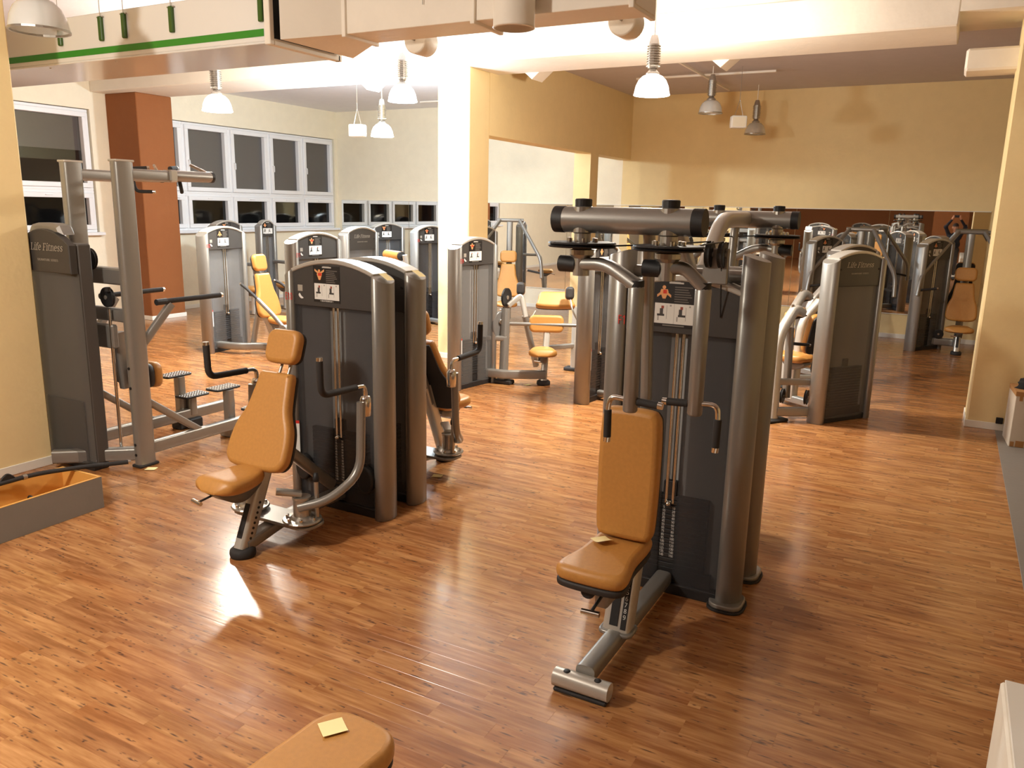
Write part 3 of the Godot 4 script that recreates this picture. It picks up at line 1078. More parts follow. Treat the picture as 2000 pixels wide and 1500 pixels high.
func seat_post(p: Node, z0: float, z1: float, y1: float) -> void:
	# inclined post with a slot and adjustment holes on a rubber foot
	var a := Vector3(0, 0.04, z0)
	var b := Vector3(0, y1, z1)
	var sp := part(p, "seat_post", tube([a, b], rrect(0.075, 0.1, 0.025), 0.0, Vector3(0, 0, 1)), M.silver_light)
	var d := (b - a).normalized()
	var nn := Vector3(0, -d.z, d.y)
	var ang := rad_to_deg(atan2(-(b.z - a.z), b.y - a.y))
	part(sp, "post_slot", box(-0.018, 0.018, 0.06, 0.26, 0.0, 0.003, 0.001), M.black, a + nn * 0.05, Vector3(-ang, 0, 0))
	for k in 8:
		part(sp, "hole_ring", lathe([Vector2(0.0, 0.0), Vector2(0.008, 0.0), Vector2(0.008, 0.003), Vector2(0.0, 0.003)], 10, null, false, false, false), M.black, a + d * (0.07 + k * 0.03) + Vector3(0.0375, 0, 0.0) + nn * 0.0, Vector3(0, 0, -90))
	foot_rubber(p, Vector3(0, 0, z0))

# ---------------------------------------------------------------- machine kinds
# seated fly machine: tower, inclined back pad, swinging arms with L grips
func fly_machine(label: String, at: Vector3, turn: float, mark: String, kind: int) -> Node3D:
	var t := thing("butterfly_machine", label, "gym machine", at, turn, "butterfly machines standing back to back")
	tower(t, 0.70, 1.555, {"mark": mark, "kind": kind, "numbers": true, "title": "BUTTERFLY", "warn": true})
	# base frame
	part(t, "base_rail", tube([Vector3(0, 0.12, 0.0), Vector3(0, 0.12, 0.55), Vector3(0, 0.06, 0.88)], rrect(0.09, 0.07, 0.018), 0.1), M.silver)
	part(t, "pivot_plate", pad(rrect(0.62, 0.2, 0.07), 0.02, 0.005, 2), M.silver, Vector3(0, 0.155, 0.6), Vector3(90, 0, 0))
	part(t, "back_strut", tube([Vector3(0, 0.2, 0.12), Vector3(0, 0.62, 0.6)], rrect(0.06, 0.07, 0.02), 0.0), M.silver)
	seat_post(t, 0.89, 0.62, 0.66)
	seat(t, Vector3(0, 0.465, 0.93), 0.30, 0.36)
	cushion(t, "back_pad", back_pad_outline(0.46, 0.27, 0.575), 0.075, Vector3(0, 0.475, 0.735), Vector3(-23, 0, 0))
	cushion(t, "head_pad", rrect(0.245, 0.205, 0.06, 5), 0.075, Vector3(0, 1.155, 0.455), Vector3(-18, 0, 0))
	for s in [-1, 1]:
		part(t, "head_rod", tube([Vector3(s * 0.035, 0.98, 0.52), Vector3(s * 0.035, 1.1, 0.46)], 0.009), M.steel)
	part(t, "pad_bracket", box(-0.04, 0.04, 0.0, 0.5, -0.05, -0.016, 0.006), M.silver, Vector3(0, 0.52, 0.7), Vector3(-23, 0, 0))
	for s in [-1, 1]:
		var pv := rotor(t, Vector3(s * 0.21, 0.168, 0.62))
		part(pv, "link", tube([Vector3(0, 0.165, 0), Vector3(-s * 0.1, 0.19, 0.1)], rrect(0.07, 0.03, 0.012)), M.steel)
		part(pv, "adjuster_post", tube([Vector3(s * 0.07, 0.02, -0.05), Vector3(s * 0.07, 0.24, -0.05)], 0.014), M.steel)
		part(pv, "adjuster_knob", lathe([Vector2(0.0, 0.24), Vector2(0.018, 0.24), Vector2(0.02, 0.26), Vector2(0.012, 0.29), Vector2(0.0, 0.292)], 12), M.black, Vector3(s * 0.07, 0, -0.05))
		var arm := part(t, "arm", tube([Vector3(s * 0.22, 0.26, 0.66), Vector3(s * 0.36, 0.30, 0.56), Vector3(s * 0.44, 0.42, 0.36), Vector3(s * 0.44, 0.86, 0.34)], rrect(0.052, 0.052, 0.022), 0.14), M.silver)
		part(arm, "arm_head", lathe([Vector2(0.0, 0.0), Vector2(0.034, 0.0), Vector2(0.034, 0.1), Vector2(0.026, 0.12), Vector2(0.0, 0.125)], 16), M.chrome, Vector3(s * 0.44, 0.77, 0.30))
		part(arm, "grip_rod", tube([Vector3(s * 0.44, 0.86, 0.30), Vector3(s * 0.44, 0.955, 0.30), Vector3(s * 0.44, 0.955, 0.4)], 0.013, 0.05), M.chrome)
		grip(arm, [Vector3(s * 0.44, 0.955, 0.385), Vector3(s * 0.44, 0.965, 0.68), Vector3(s * 0.44, 1.16, 0.685)], 0.02, 0.06)
		part(t, "cable_pulley_cover", pad(circle(0.065, 20, 0.09), 0.05, 0.015, 3), M.black, Vector3(s * 0.26, 0.27, 0.06))
	return t

# pec deck with an overhead beam, hanging arms and round columns
func pec_deck(label: String, at: Vector3, turn: float, mark: String) -> Node3D:
	var t := thing("pec_deck_machine", label, "gym machine", at, turn, "pec deck machines standing back to back")
	tower(t, 0.65, 1.6, {"mark": mark, "kind": 1, "numbers": true, "rx": 0.078, "rz": 0.085, "mark_x": 0.03, "col_h": 1.78, "drop": 0.03, "peak": 0.075, "placard_x": -0.03})
	for s in [-1, 1]:
		var bp := part(t, "base_plate", pad(rrect(0.17, 0.2, 0.06), 0.025, 0.006, 2), M.silver, Vector3(s * 0.335, 0.012, 0.02), Vector3(-90, 0, 0))
		part(bp, "base_rubber", pad(rrect(0.19, 0.22, 0.07), 0.014, 0.004, 2), M.rubber, Vector3(0, 0, -0.014))
	part(t, "cross_tube", tube([Vector3(-0.32, 1.69, -0.05), Vector3(0.32, 1.69, -0.05)], 0.032), M.silver)
	part(t, "base_rail", tube([Vector3(0, 0.085, 0.05), Vector3(0, 0.085, 1.1)], rrect(0.085, 0.075, 0.022)), M.silver)
	var tb := part(t, "foot_bar", tube([Vector3(-0.125, 0.055, 1.13), Vector3(0.125, 0.055, 1.13)], rrect(0.075, 0.075, 0.03)), M.silver_light)
	for s in [-1, 1]:
		part(tb, "plug", lathe([Vector2(0.0, 0.0), Vector2(0.016, 0.0), Vector2(0.013, 0.004), Vector2(0.0, 0.005)], 12), M.black, Vector3(s * 0.07, 0.092, 1.13))
	part(tb, "foot_pad", box(-0.12, 0.12, 0.0, 0.018, 1.1, 1.16, 0.005), M.rubber)
	# twin seat post
	var sp := part(t, "seat_post", tube([Vector3(0, 0.1, 0.72), Vector3(0, 0.52, 0.6)], rrect(0.13, 0.1, 0.022), 0.0, Vector3(0, 0, 1)), M.silver_light)
	part(sp, "post_slot", box(-0.03, 0.01, 0.06, 0.34, 0.0, 0.004, 0.001), M.black, Vector3(0, 0.085, 0.776), Vector3(-16, 0, 0))
	part(sp, "post_scale", box(0.024, 0.05, 0.05, 0.37, 0.0, 0.004, 0.001), M.black, Vector3(0, 0.085, 0.776), Vector3(-16, 0, 0))
	words(sp, "numbers", "2\n3\n4\n5\n6\n7\n8\n9", 0.02, Vector3(0.037, 0.285, 0.724), Vector3(-16, 0, 0), M.print_white)
	part(sp, "post_collar", pad(rrect(0.16, 0.13, 0.03), 0.02, 0.006, 2), M.silver, Vector3(0, 0.1, 0.72), Vector3(-90, 0, 0))
	# seat
	var so := blob([Vector2(-0.09, -0.27), Vector2(0.09, -0.27), Vector2(0.125, -0.2), Vector2(0.13, 0.0), Vector2(0.155, 0.15), Vector2(0.145, 0.215), Vector2(0.08, 0.24), Vector2(-0.08, 0.24), Vector2(-0.145, 0.215), Vector2(-0.155, 0.15), Vector2(-0.13, 0.0), Vector2(-0.125, -0.2)], 4)
	var st := part(t, "seat", pad(so, 0.07, 0.03, 4, 0.008), M.leather, Vector3(-0.015, 0.475, 0.86), Vector3(-90, 0, 0))
	st.rotation_degrees = Vector3(-90, 180, 0)
	part(st, "shell", pad(inset(so, 0.004), 0.03, 0.008, 2), M.shell, Vector3(0, 0, -0.026))
	var br := part(t, "seat_bracket", box(-0.03, 0.03, -0.14, 0.0, -0.14, 0.16, 0.01), M.silver, Vector3(0, 0.46, 0.8))
	part(br, "bumper", pad(circle(0.032, 16), 0.03, 0.008, 2), M.rubber, Vector3(-0.02, -0.02, 0.24))
	var lv := part(br, "lever", tube([Vector3(0.02, -0.04, 0.1), Vector3(-0.01, -0.12, 0.24)], 0.007), M.black)
	part(lv, "lever_grip", tube([Vector3(-0.05, -0.122, 0.25), Vector3(0.03, -0.12, 0.245)], 0.013), M.chrome)
	# back pad
	var bo := blob([Vector2(-0.09, 0.0), Vector2(0.09, 0.0), Vector2(0.125, 0.02), Vector2(0.135, 0.08), Vector2(0.14, 0.3), Vector2(0.135, 0.52), Vector2(0.12, 0.575), Vector2(0.08, 0.595), Vector2(-0.08, 0.595), Vector2(-0.12, 0.575), Vector2(-0.135, 0.52), Vector2(-0.14, 0.3), Vector2(-0.135, 0.08), Vector2(-0.125, 0.02)], 4)
	cushion(t, "back_pad", bo, 0.08, Vector3(0, 0.555, 0.66), Vector3(-2, 0, 0), 0.008)
	# post behind the pad up to the overhead beam
	part(t, "mast", tube([Vector3(0.015, 0.45, 0.57), Vector3(0.015, 1.12, 0.55), Vector3(0.015, 1.93, 0.64), Vector3(0.015, 1.95, 0.86)], rrect(0.046, 0.06, 0.02), 0.06, Vector3(0, 0, 1)), M.silver)
	part(t, "mast_arm", tube([Vector3(0, 1.69, -0.05), Vector3(0, 1.95, 0.25), Vector3(0, 1.955, 0.86)], rrect(0.075, 0.09, 0.03), 0.12), M.silver_light)
	var bm := part(t, "overhead_beam", tube([Vector3(-0.27, 1.955, 0.87), Vector3(0.27, 1.955, 0.87)], circle(0.052, 20)), M.silver)
	for s in [-1, 1]:
		part(bm, "beam_cap", tube([Vector3(s * 0.268, 1.955, 0.87), Vector3(s * 0.30, 1.955, 0.87), Vector3(s * 0.312, 1.955, 0.87)], circle(0.0535, 20)), M.black)
	for k in 2:
		var hx: float = [-0.19, 0.175][k]
		var hub := part(t, "arm_hub", lathe([Vector2(0.0, 1.73), Vector2(0.034, 1.73), Vector2(0.034, 1.80), Vector2(0.05, 1.815), Vector2(0.05, 1.835), Vector2(0.034, 1.84), Vector2(0.034, 1.90), Vector2(0.042, 1.905), Vector2(0.042, 2.005), Vector2(0.034, 2.008), Vector2(0.0, 2.01)], 20, null, false, false, false), M.steel, Vector3(hx, 0, 0.87))
		part(hub, "top_cap", lathe([Vector2(0.0, 2.0), Vector2(0.034, 2.0), Vector2(0.035, 2.034), Vector2(0.032, 2.038), Vector2(0.0, 2.04)], 20, null, false, false, false), M.black)
		part(hub, "cam_disc", lathe([Vector2(0.03, 1.845), Vector2(0.135, 1.845), Vector2(0.14, 1.85), Vector2(0.128, 1.855), Vector2(0.14, 1.86), Vector2(0.135, 1.866), Vector2(0.03, 1.866), Vector2(0.03, 1.845)], 32, null, false, false, false), M.black)
		part(hub, "stop_knob", tube([Vector3(-0.095, 1.775, 0.0), Vector3(-0.02, 1.775, 0.0)], 0.034), M.black)
		for q in 6:
			var a := TAU * q / 6
			part(hub, "bolt", lathe([Vector2(0.0, 1.866), Vector2(0.009, 1.866), Vector2(0.009, 1.882), Vector2(0.0, 1.884)], 8, null, false, false, false), M.chrome, Vector3(cos(a) * 0.06, 0, sin(a) * 0.06))
		# hanging arm: left one swung inward, right one swung outward
		var e: Vector3 = [Vector3(0.075, 1.70, 0.93), Vector3(0.315, 1.70, 0.84)][k]
		var hc := Vector3(hx, 1.775, 0.87)
		var arm := part(t, "swing_arm", tube([hc, hc.lerp(e, 0.45) + Vector3(0, 0.045, 0), e + Vector3(0, 0.01, 0)], rrect(0.062, 0.05, 0.02), 0.08), M.silver)
		part(arm, "arm_end", tube([e + Vector3(0, 0.03, 0), e + Vector3(0, -0.01, 0)], 0.03), M.black)
		part(arm, "roller_tube", lathe([Vector2(0.0, 0.0), Vector2(0.026, 0.0), Vector2(0.03, 0.006), Vector2(0.032, 0.5), Vector2(0.029, 0.506), Vector2(0.0, 0.508)], 20, null, true, false, false), M.silver, e + Vector3(0, -0.50, 0))
		var o := e + Vector3(0, -0.455, 0)
		var sg: float = [-1.0, 1.0][k]
		part(arm, "handle_rod", tube([o + Vector3(-sg * 0.05, 0, 0), o + Vector3(sg * 0.09, 0.008, 0), o + Vector3(sg * 0.095, -0.06, 0.0)], 0.011, 0.05), M.chrome)
		grip(arm, [o + Vector3(-sg * 0.03, 0, 0), o + Vector3(-sg * 0.115, -0.004, 0)], 0.016, 0.0)
		grip(arm, [o + Vector3(sg * 0.095, -0.05, 0), o + Vector3(sg * 0.093, -0.165, 0)], 0.016, 0.0)
	# cable wheels between the column and the beam
	pulley(t, 0.062, Vector3(0.2, 1.80, 0.12), Vector3(0, 0, 90))
	pulley(t, 0.062, Vector3(0.14, 1.80, 0.12), Vector3(0, 0, 90))
	part(t, "wheel_bracket", box(0.11, 0.23, 1.66, 1.83, 0.09, 0.12, 0.006), M.silver)
	part(t, "cable", tube([Vector3(0.2, 1.86, 0.12), Vector3(0.19, 1.855, 0.5), Vector3(0.31, 1.855, 0.87)], 0.0035), M.black)
	part(t, "cable", tube([Vector3(0.14, 1.86, 0.12), Vector3(0.05, 1.855, 0.5), Vector3(-0.06, 1.855, 0.87)], 0.0035), M.black)
	part(t, "cable", tube([Vector3(0.2, 1.74, 0.12), Vector3(0.2, 1.5, 0.07)], 0.0035), M.black)
	return t

# run a builder that adds parts to p, then move the parts it added
func placed(p: Node, xf: Transform3D, what: Callable) -> void:
	var n := p.get_child_count()
	what.call()
	for i in range(n, p.get_child_count()):
		var c := p.get_child(i) as Node3D
		c.transform = xf * c.transform

func turn_at(deg: float, at: Vector3) -> Transform3D:
	return Transform3D(Basis(Vector3.UP, deg_to_rad(deg)), at)

# seated press with two lever grips in front of the pad
func press_machine(label: String, at: Vector3, turn: float, mark: String, kind: int, pale := true) -> Node3D:
	var t := thing("press_machine", label, "gym machine", at, turn, "seated press machines")
	tower(t, 0.70, 1.57, {"mark": mark, "kind": kind, "warn": true, "pale": pale})
	part(t, "base_rail", tube([Vector3(-0.2, 0.1, 0.0), Vector3(-0.2, 0.1, 0.35), Vector3(0.0, 0.1, 0.6), Vector3(0.0, 0.07, 1.05)], rrect(0.09, 0.09, 0.02), 0.12), M.silver)
	seat_post(t, 0.9, 0.66, 0.62)
	seat(t, Vector3(0, 0.47, 0.98), 0.34, 0.42)
	cushion(t, "back_pad", back_pad_outline(0.42, 0.27, 0.58), 0.07, Vector3(0, 0.5, 0.74), Vector3(-12, 0, 0))
	cushion(t, "head_pad", rrect(0.24, 0.22, 0.06, 5), 0.07, Vector3(0, 1.21, 0.59), Vector3(-10, 0, 0))
	part(t, "pad_mast", tube([Vector3(0, 0.1, 0.45), Vector3(0, 0.7, 0.6), Vector3(0, 1.28, 0.54)], rrect(0.07, 0.06, 0.02), 0.1), M.silver)
	for s in [-1, 1]:
		var arm := part(t, "lever_arm", tube([Vector3(s * 0.34, 0.42, 1.28), Vector3(s * 0.37, 0.6, 1.12), Vector3(s * 0.36, 0.78, 0.88)], rrect(0.05, 0.05, 0.018), 0.08), M.silver)
		part(arm, "pivot_drum", lathe([Vector2(0.0, -0.05), Vector2(0.06, -0.05), Vector2(0.06, 0.05), Vector2(0.0, 0.05)], 18, null, false, false, false), M.silver, Vector3(s * 0.34, 0.42, 1.28), Vector3(0, 0, 90))
		grip(arm, [Vector3(s * 0.36, 0.77, 0.9), Vector3(s * 0.35, 0.92, 0.68), Vector3(s * 0.33, 0.95, 0.6)], 0.019, 0.04)
		part(t, "side_rail", tube([Vector3(s * 0.04, 0.1, 1.0), Vector3(s * 0.3, 0.12, 1.24), Vector3(s * 0.34, 0.42, 1.28)], rrect(0.05, 0.06, 0.018), 0.08), M.silver)
	return t

# assisted chin and dip machine; parts point toward -Z
func chin_dip(label: String, at: Vector3, turn: float) -> Node3D:
	var t := thing("chin_dip_machine", label, "gym machine", at, turn)
	for s in [-1, 1]:
		var u := part(t, "upright", tube([Vector3(s * 0.29, 0.02, 0), Vector3(s * 0.29, 2.26, 0)], rrect(0.145, 0.085, 0.03), 0.0), M.silver)
		u.mesh = done(tube([Vector3(s * 0.29, 0.02, 0), Vector3(s * 0.29, 2.26, 0)], rrect(0.085, 0.15, 0.032), 0.0, Vector3(0, 0, 1)))
		part(u, "upright_cap", box(s * 0.29 - 0.045, s * 0.29 + 0.045, 2.255, 2.272, -0.078, 0.078, 0.006), M.silver_light)
		part(u, "rubber_foot", box(s * 0.29 - 0.05, s * 0.29 + 0.05, 0.0, 0.022, -0.085, 0.085, 0.006), M.rubber)
		for y in [0.10, 0.18, 0.62, 0.77]:
			part(u, "bolt", lathe([Vector2(0.0, 0.0), Vector2(0.011, 0.0), Vector2(0.011, 0.006), Vector2(0.0, 0.007)], 8, null, false, false, false), M.black, Vector3(s * 0.29, y, 0.075), Vector3(90, 0, 0))
		part(t, "base_rail", tube([Vector3(s * 0.29, 0.13, -0.04), Vector3(s * 0.29, 0.13, -1.4)], rrect(0.06, 0.1, 0.018)), M.silver)
		part(t, "brace", tube([Vector3(s * 0.29, 0.50, -0.05), Vector3(s * 0.29, 0.16, -0.52)], rrect(0.045, 0.055, 0.014)), M.silver)
		# chin tubes at the top, running back
		var ch := part(t, "chin_tube", tube([Vector3(s * 0.29, 2.17, -0.05), Vector3(s * 0.29, 2.17, -0.42)], rrect(0.065, 0.085, 0.02)), M.silver)
		part(ch, "turning_tube", tube([Vector3(s * 0.29, 2.175, -0.4), Vector3(s * 0.29, 2.18, -0.78)], 0.042), M.silver)
		part(ch, "tube_cap", tube([Vector3(s * 0.29, 2.18, -0.775), Vector3(s * 0.29, 2.18, -0.80)], 0.0435), M.black)
		part(ch, "hinge", box(s * 0.29 - 0.05, s * 0.29 + 0.05, 2.13, 2.22, -0.44, -0.37, 0.01), M.steel)
		grip(ch, [Vector3(s * 0.29 - s * 0.05, 2.23, -0.45), Vector3(s * 0.29 - s * 0.12, 2.24, -0.56)], 0.018, 0.0)
		grip(ch, [Vector3(s * 0.29 - s * 0.02, 2.16, -0.5), Vector3(s * 0.29 - s * 0.02, 2.06, -0.52), Vector3(s * 0.29 - s * 0.12, 2.06, -0.6)], 0.014, 0.04)
		part(ch, "hand_rod", tube([Vector3(s * 0.29, 2.21, -0.76), Vector3(s * 0.29 - s * 0.08, 2.27, -0.66)], 0.01), M.chrome)
		# dip grips
		var dp := part(t, "dip_arm", tube([Vector3(s * 0.29, 0.93, -0.05), Vector3(s * 0.33, 1.22, -0.3)], rrect(0.05, 0.06, 0.015)), M.silver)
		grip(dp, [Vector3(s * 0.33, 1.245, -0.24), Vector3(s * 0.35, 1.25, -0.76)], 0.02, 0.0)
		part(dp, "dip_plug", tube([Vector3(s * 0.33, 1.243, -0.17), Vector3(s * 0.33, 1.245, -0.26)], 0.024), M.black)
		part(t, "guide_rod", tube([Vector3(s * 0.1, 0.1, 0.06), Vector3(s * 0.1, 1.2, 0.06)], 0.012), M.chrome)
	part(t, "cross_beam", box(-0.26, 0.26, 1.38, 1.5, -0.05, 0.05, 0.012), M.silver)
	part(t, "cross_beam", box(-0.26, 0.26, 1.1, 1.2, -0.03, 0.03, 0.012), M.silver)
	part(t, "front_rail", tube([Vector3(0.27, 0.1, 0.02), Vector3(-0.22, 0.09, 0.4)], rrect(0.08, 0.1, 0.018)), M.silver)
	pulley(t, 0.08, Vector3(-0.06, 1.56, 0.07), Vector3(90, 0, 0))
	pulley(t, 0.075, Vector3(0.05, 1.28, 0.03), Vector3(90, 0, 0))
	for s in [-1, 1]:
		part(t, "bumper", lathe([Vector2(0.0, 0.0), Vector2(0.02, 0.0), Vector2(0.02, 0.03), Vector2(0.0, 0.032)], 12, null, false, false, false), M.rubber, Vector3(s * 0.1, 1.33, 0.06))
	# knee pad carriage
	part(t, "carriage", box(-0.13, 0.13, 0.9, 1.08, 0.02, 0.07, 0.01), M.silver)
	part(t, "carriage_post", tube([Vector3(0.0, 1.0, -0.06), Vector3(0.0, 0.56, -0.1)], rrect(0.07, 0.09, 0.02), 0.0, Vector3(0, 0, 1)), M.silver)
	var kp := part(t, "knee_pad", pad(rrect(0.46, 0.2, 0.06, 4), 0.08, 0.028, 3, 0.008), M.leather, Vector3(0.0, 0.66, -0.19), Vector3(0, 180, 0))
	part(kp, "knee_pad_shell", pad(rrect(0.45, 0.19, 0.06, 4), 0.06, 0.02, 3), M.black, Vector3(0, 0, -0.05))
	# steps with ribbed treads
	for q in [[0.14, 0.43, -0.92, 0.20], [0.33, 0.24, -1.12, 0.22], [-0.40, 0.49, -0.86, -0.34], [-0.27, 0.31, -0.93, -0.29]]:
		var st := part(t, "step", tube([Vector3(q[3], 0.12, q[2]), Vector3(q[3], q[1] - 0.02, q[2])], rrect(0.075, 0.075, 0.016), 0.0, Vector3(0, 0, 1)), M.silver)
		part(st, "tread_plate", pad(rrect(0.16, 0.27, 0.03), 0.016, 0.004, 2), M.black, Vector3(q[0], q[1] - 0.02, q[2]), Vector3(-90, 0, 0))
		var rib := S()
		for a in 5:
			for b in 9:
				var cx := -0.06 + a * 0.03
				var cz := -0.115 + b * 0.0288
				box(q[0] + cx - 0.011, q[0] + cx + 0.011, q[1] - 0.005, q[1] + 0.002, q[2] + cz - 0.010, q[2] + cz + 0.010, 0.003, rib)
		part(st, "tread_ribs", rib, M.steel)
		part(st, "step_foot", box(q[3] - 0.06, q[3] + 0.06, 0.0, 0.09, q[2] - 0.07, q[2] + 0.07, 0.01), M.silver if q[0] > 0 else M.rubber)
	# tall shroud with lettered header
	placed(t, turn_at(180, Vector3(-0.2, 0, 0.22)), func():
		var iw := 0.6
		var h := 1.72
		part(t, "rear_shroud", shroud(iw, 0.05, h - 0.25, 0.05), M.smoke)
		part(t, "weight_stack", box(-0.22, 0.22, 0.06, 0.52, -0.062, -0.047, 0.003), M.black)
		var top := arch_pts(iw, h - 0.05, h + 0.06)
		var o := PackedVector2Array([Vector2(-iw / 2, h - 0.25), Vector2(iw / 2, h - 0.25)])
		for i in range(top.size() - 1, -1, -1): o.append(top[i])
		var rh := part(t, "rear_header", slab(o, 0.06, 0.006), M.header, Vector3(0, 0, -0.11))
		words(rh, "lettering", "Life Fitness", 0.052, Vector3(-0.05, h - 0.07, -0.003), Vector3(0, 180, 0), M.logo, 0.25, true)
		words(rh, "lettering", "SIGNATURE SERIES", 0.016, Vector3(-0.05, h - 0.16, -0.003), Vector3(0, 180, 0), M.logo, 0.0, false, 1.35)
		part(t, "arched_cap", slab(PackedVector2Array([Vector2(-0.2, h + 0.02), Vector2(0.2, h + 0.02), Vector2(0.16, h + 0.085), Vector2(0.08, h + 0.1), Vector2(-0.08, h + 0.1), Vector2(-0.16, h + 0.085)]), 0.12, 0.02), M.silver, Vector3(0, 0, -0.09))
		part(t, "inner_panel", box(-iw / 2, iw / 2, 0.04, h - 0.04, -0.046, 0.06, 0.01), M.inner_dark)
		part(t, "plinth", box(-iw / 2, iw / 2, 0.0, 0.06, -0.08, 0.05, 0.006), M.black))
	return t

# curl machine in the middle: tower plus pads beside it
func curl_machine(label: String, at: Vector3) -> Node3D:
	var t := thing("curl_machine", label, "gym machine", at, 0.0)
	placed(t, turn_at(80, Vector3.ZERO), func(): tower(t, 0.6, 1.57, {"mark": "E9", "kind": 2, "warn": true, "pale": true}))
	part(t, "base_rail", tube([Vector3(0.0, 0.12, -0.22), Vector3(0.3, 0.12, -0.26), Vector3(0.68, 0.12, -0.5)], rrect(0.07, 0.1, 0.018), 0.08), M.silver)
	part(t, "upright", tube([Vector3(0.24, 0.05, -0.3), Vector3(0.2, 0.86, -0.4)], rrect(0.09, 0.09, 0.025), 0.0, Vector3(0, 0, 1)), M.silver)
	part(t, "base_foot", box(0.14, 0.36, 0.0, 0.05, -0.36, -0.24, 0.012), M.rubber)
	part(t, "cross_rail", tube([Vector3(0.2, 0.68, -0.42), Vector3(0.95, 0.68, -0.8)], 0.022), M.silver)
	part(t, "cross_rail", tube([Vector3(0.0, 0.52, -0.25), Vector3(0.25, 0.52, -0.35)], rrect(0.06, 0.06, 0.015)), M.silver)
	var xf := turn_at(28, Vector3.ZERO)
	placed(t, turn_at(28, Vector3(0.66, 0, -0.5)), func():
		part(t, "seat_post", tube([Vector3(0, 0.04, 0), Vector3(0.03, 0.62, -0.18)], rrect(0.075, 0.09, 0.022), 0.0, Vector3(0, 0, 1)), M.silver_light)
		foot_rubber(t, Vector3(0, 0, 0), 0.075)
		seat(t, Vector3(-0.02, 0.385, 0.06), 0.33, 0.3)
		cushion(t, "chest_pad", rrect(0.40, 0.2, 0.06, 5), 0.08, Vector3(0.02, 0.68, -0.2), Vector3(-8, 0, 0))
		cushion(t, "arm_pad", blob([Vector2(-0.2, -0.1), Vector2(0.2, -0.1), Vector2(0.21, -0.02), Vector2(0.17, 0.09), Vector2(0.0, 0.1), Vector2(-0.17, 0.09), Vector2(-0.21, -0.02)], 5), 0.09, Vector3(0.13, 0.90, -0.52), Vector3(-35, 0, 0)))
	for q in [Vector3(0.21, 1.06, -0.74), Vector3(0.77, 1.03, -0.9)]:
		var hp := part(t, "wrist_pad", pad(rrect(0.1, 0.15, 0.04, 4), 0.09, 0.03, 3), M.shell, q, Vector3(-8, 28, 0))
		part(hp, "pad_face", pad(rrect(0.105, 0.155, 0.04, 4), 0.04, 0.015, 3), M.leather, Vector3(0, 0, -0.035))
		part(hp, "pad_rod", tube([Vector3(0, -0.03, 0.04), Vector3(0.03, -0.2, 0.12), Vector3(0.12, -0.36, 0.08), Vector3(0.18, -0.26, 0.0)], 0.011, 0.05), M.steel)
	var dg := part(t, "side_disc", pad(circle(0.11, 20, 0.17), 0.05, 0.015, 3), M.cover, Vector3(0.12, 0.66, -0.36), Vector3(0, 70, 0))
	part(dg, "disc_hub", disc(0.03, 0.02, 0.004, 12), M.chrome, Vector3(0, 0.05, 0.05))
	part(t, "cam_arm", tube([Vector3(0.18, 0.88, -0.5), Vector3(0.28, 1.0, -0.62), Vector3(0.36, 0.75, -0.6)], rrect(0.05, 0.06, 0.015), 0.05), M.silver_light)
	pulley(t, 0.11, Vector3(0.14, 0.97, -0.52), Vector3(0, 0, 90))
	part(t, "rear_post", tube([Vector3(0.62, 0.04, -1.45), Vector3(0.6, 0.8, -1.5)], rrect(0.085, 0.09, 0.025), 0.0, Vector3(0, 0, 1)), M.silver_light)
	part(t, "rear_foot", box(0.5, 0.74, 0.0, 0.045, -1.52, -1.38, 0.012), M.rubber)
	part(t, "rear_rail", tube([Vector3(0.3, 0.3, -1.1), Vector3(0.62, 0.32, -1.46)], rrect(0.05, 0.06, 0.015)), M.silver)
	part(t, "rear_strut", tube([Vector3(0.28, 0.75, -0.72), Vector3(0.36, 0.12, -0.9)], rrect(0.06, 0.07, 0.018), 0.0, Vector3(0, 0, 1)), M.silver)
	return t

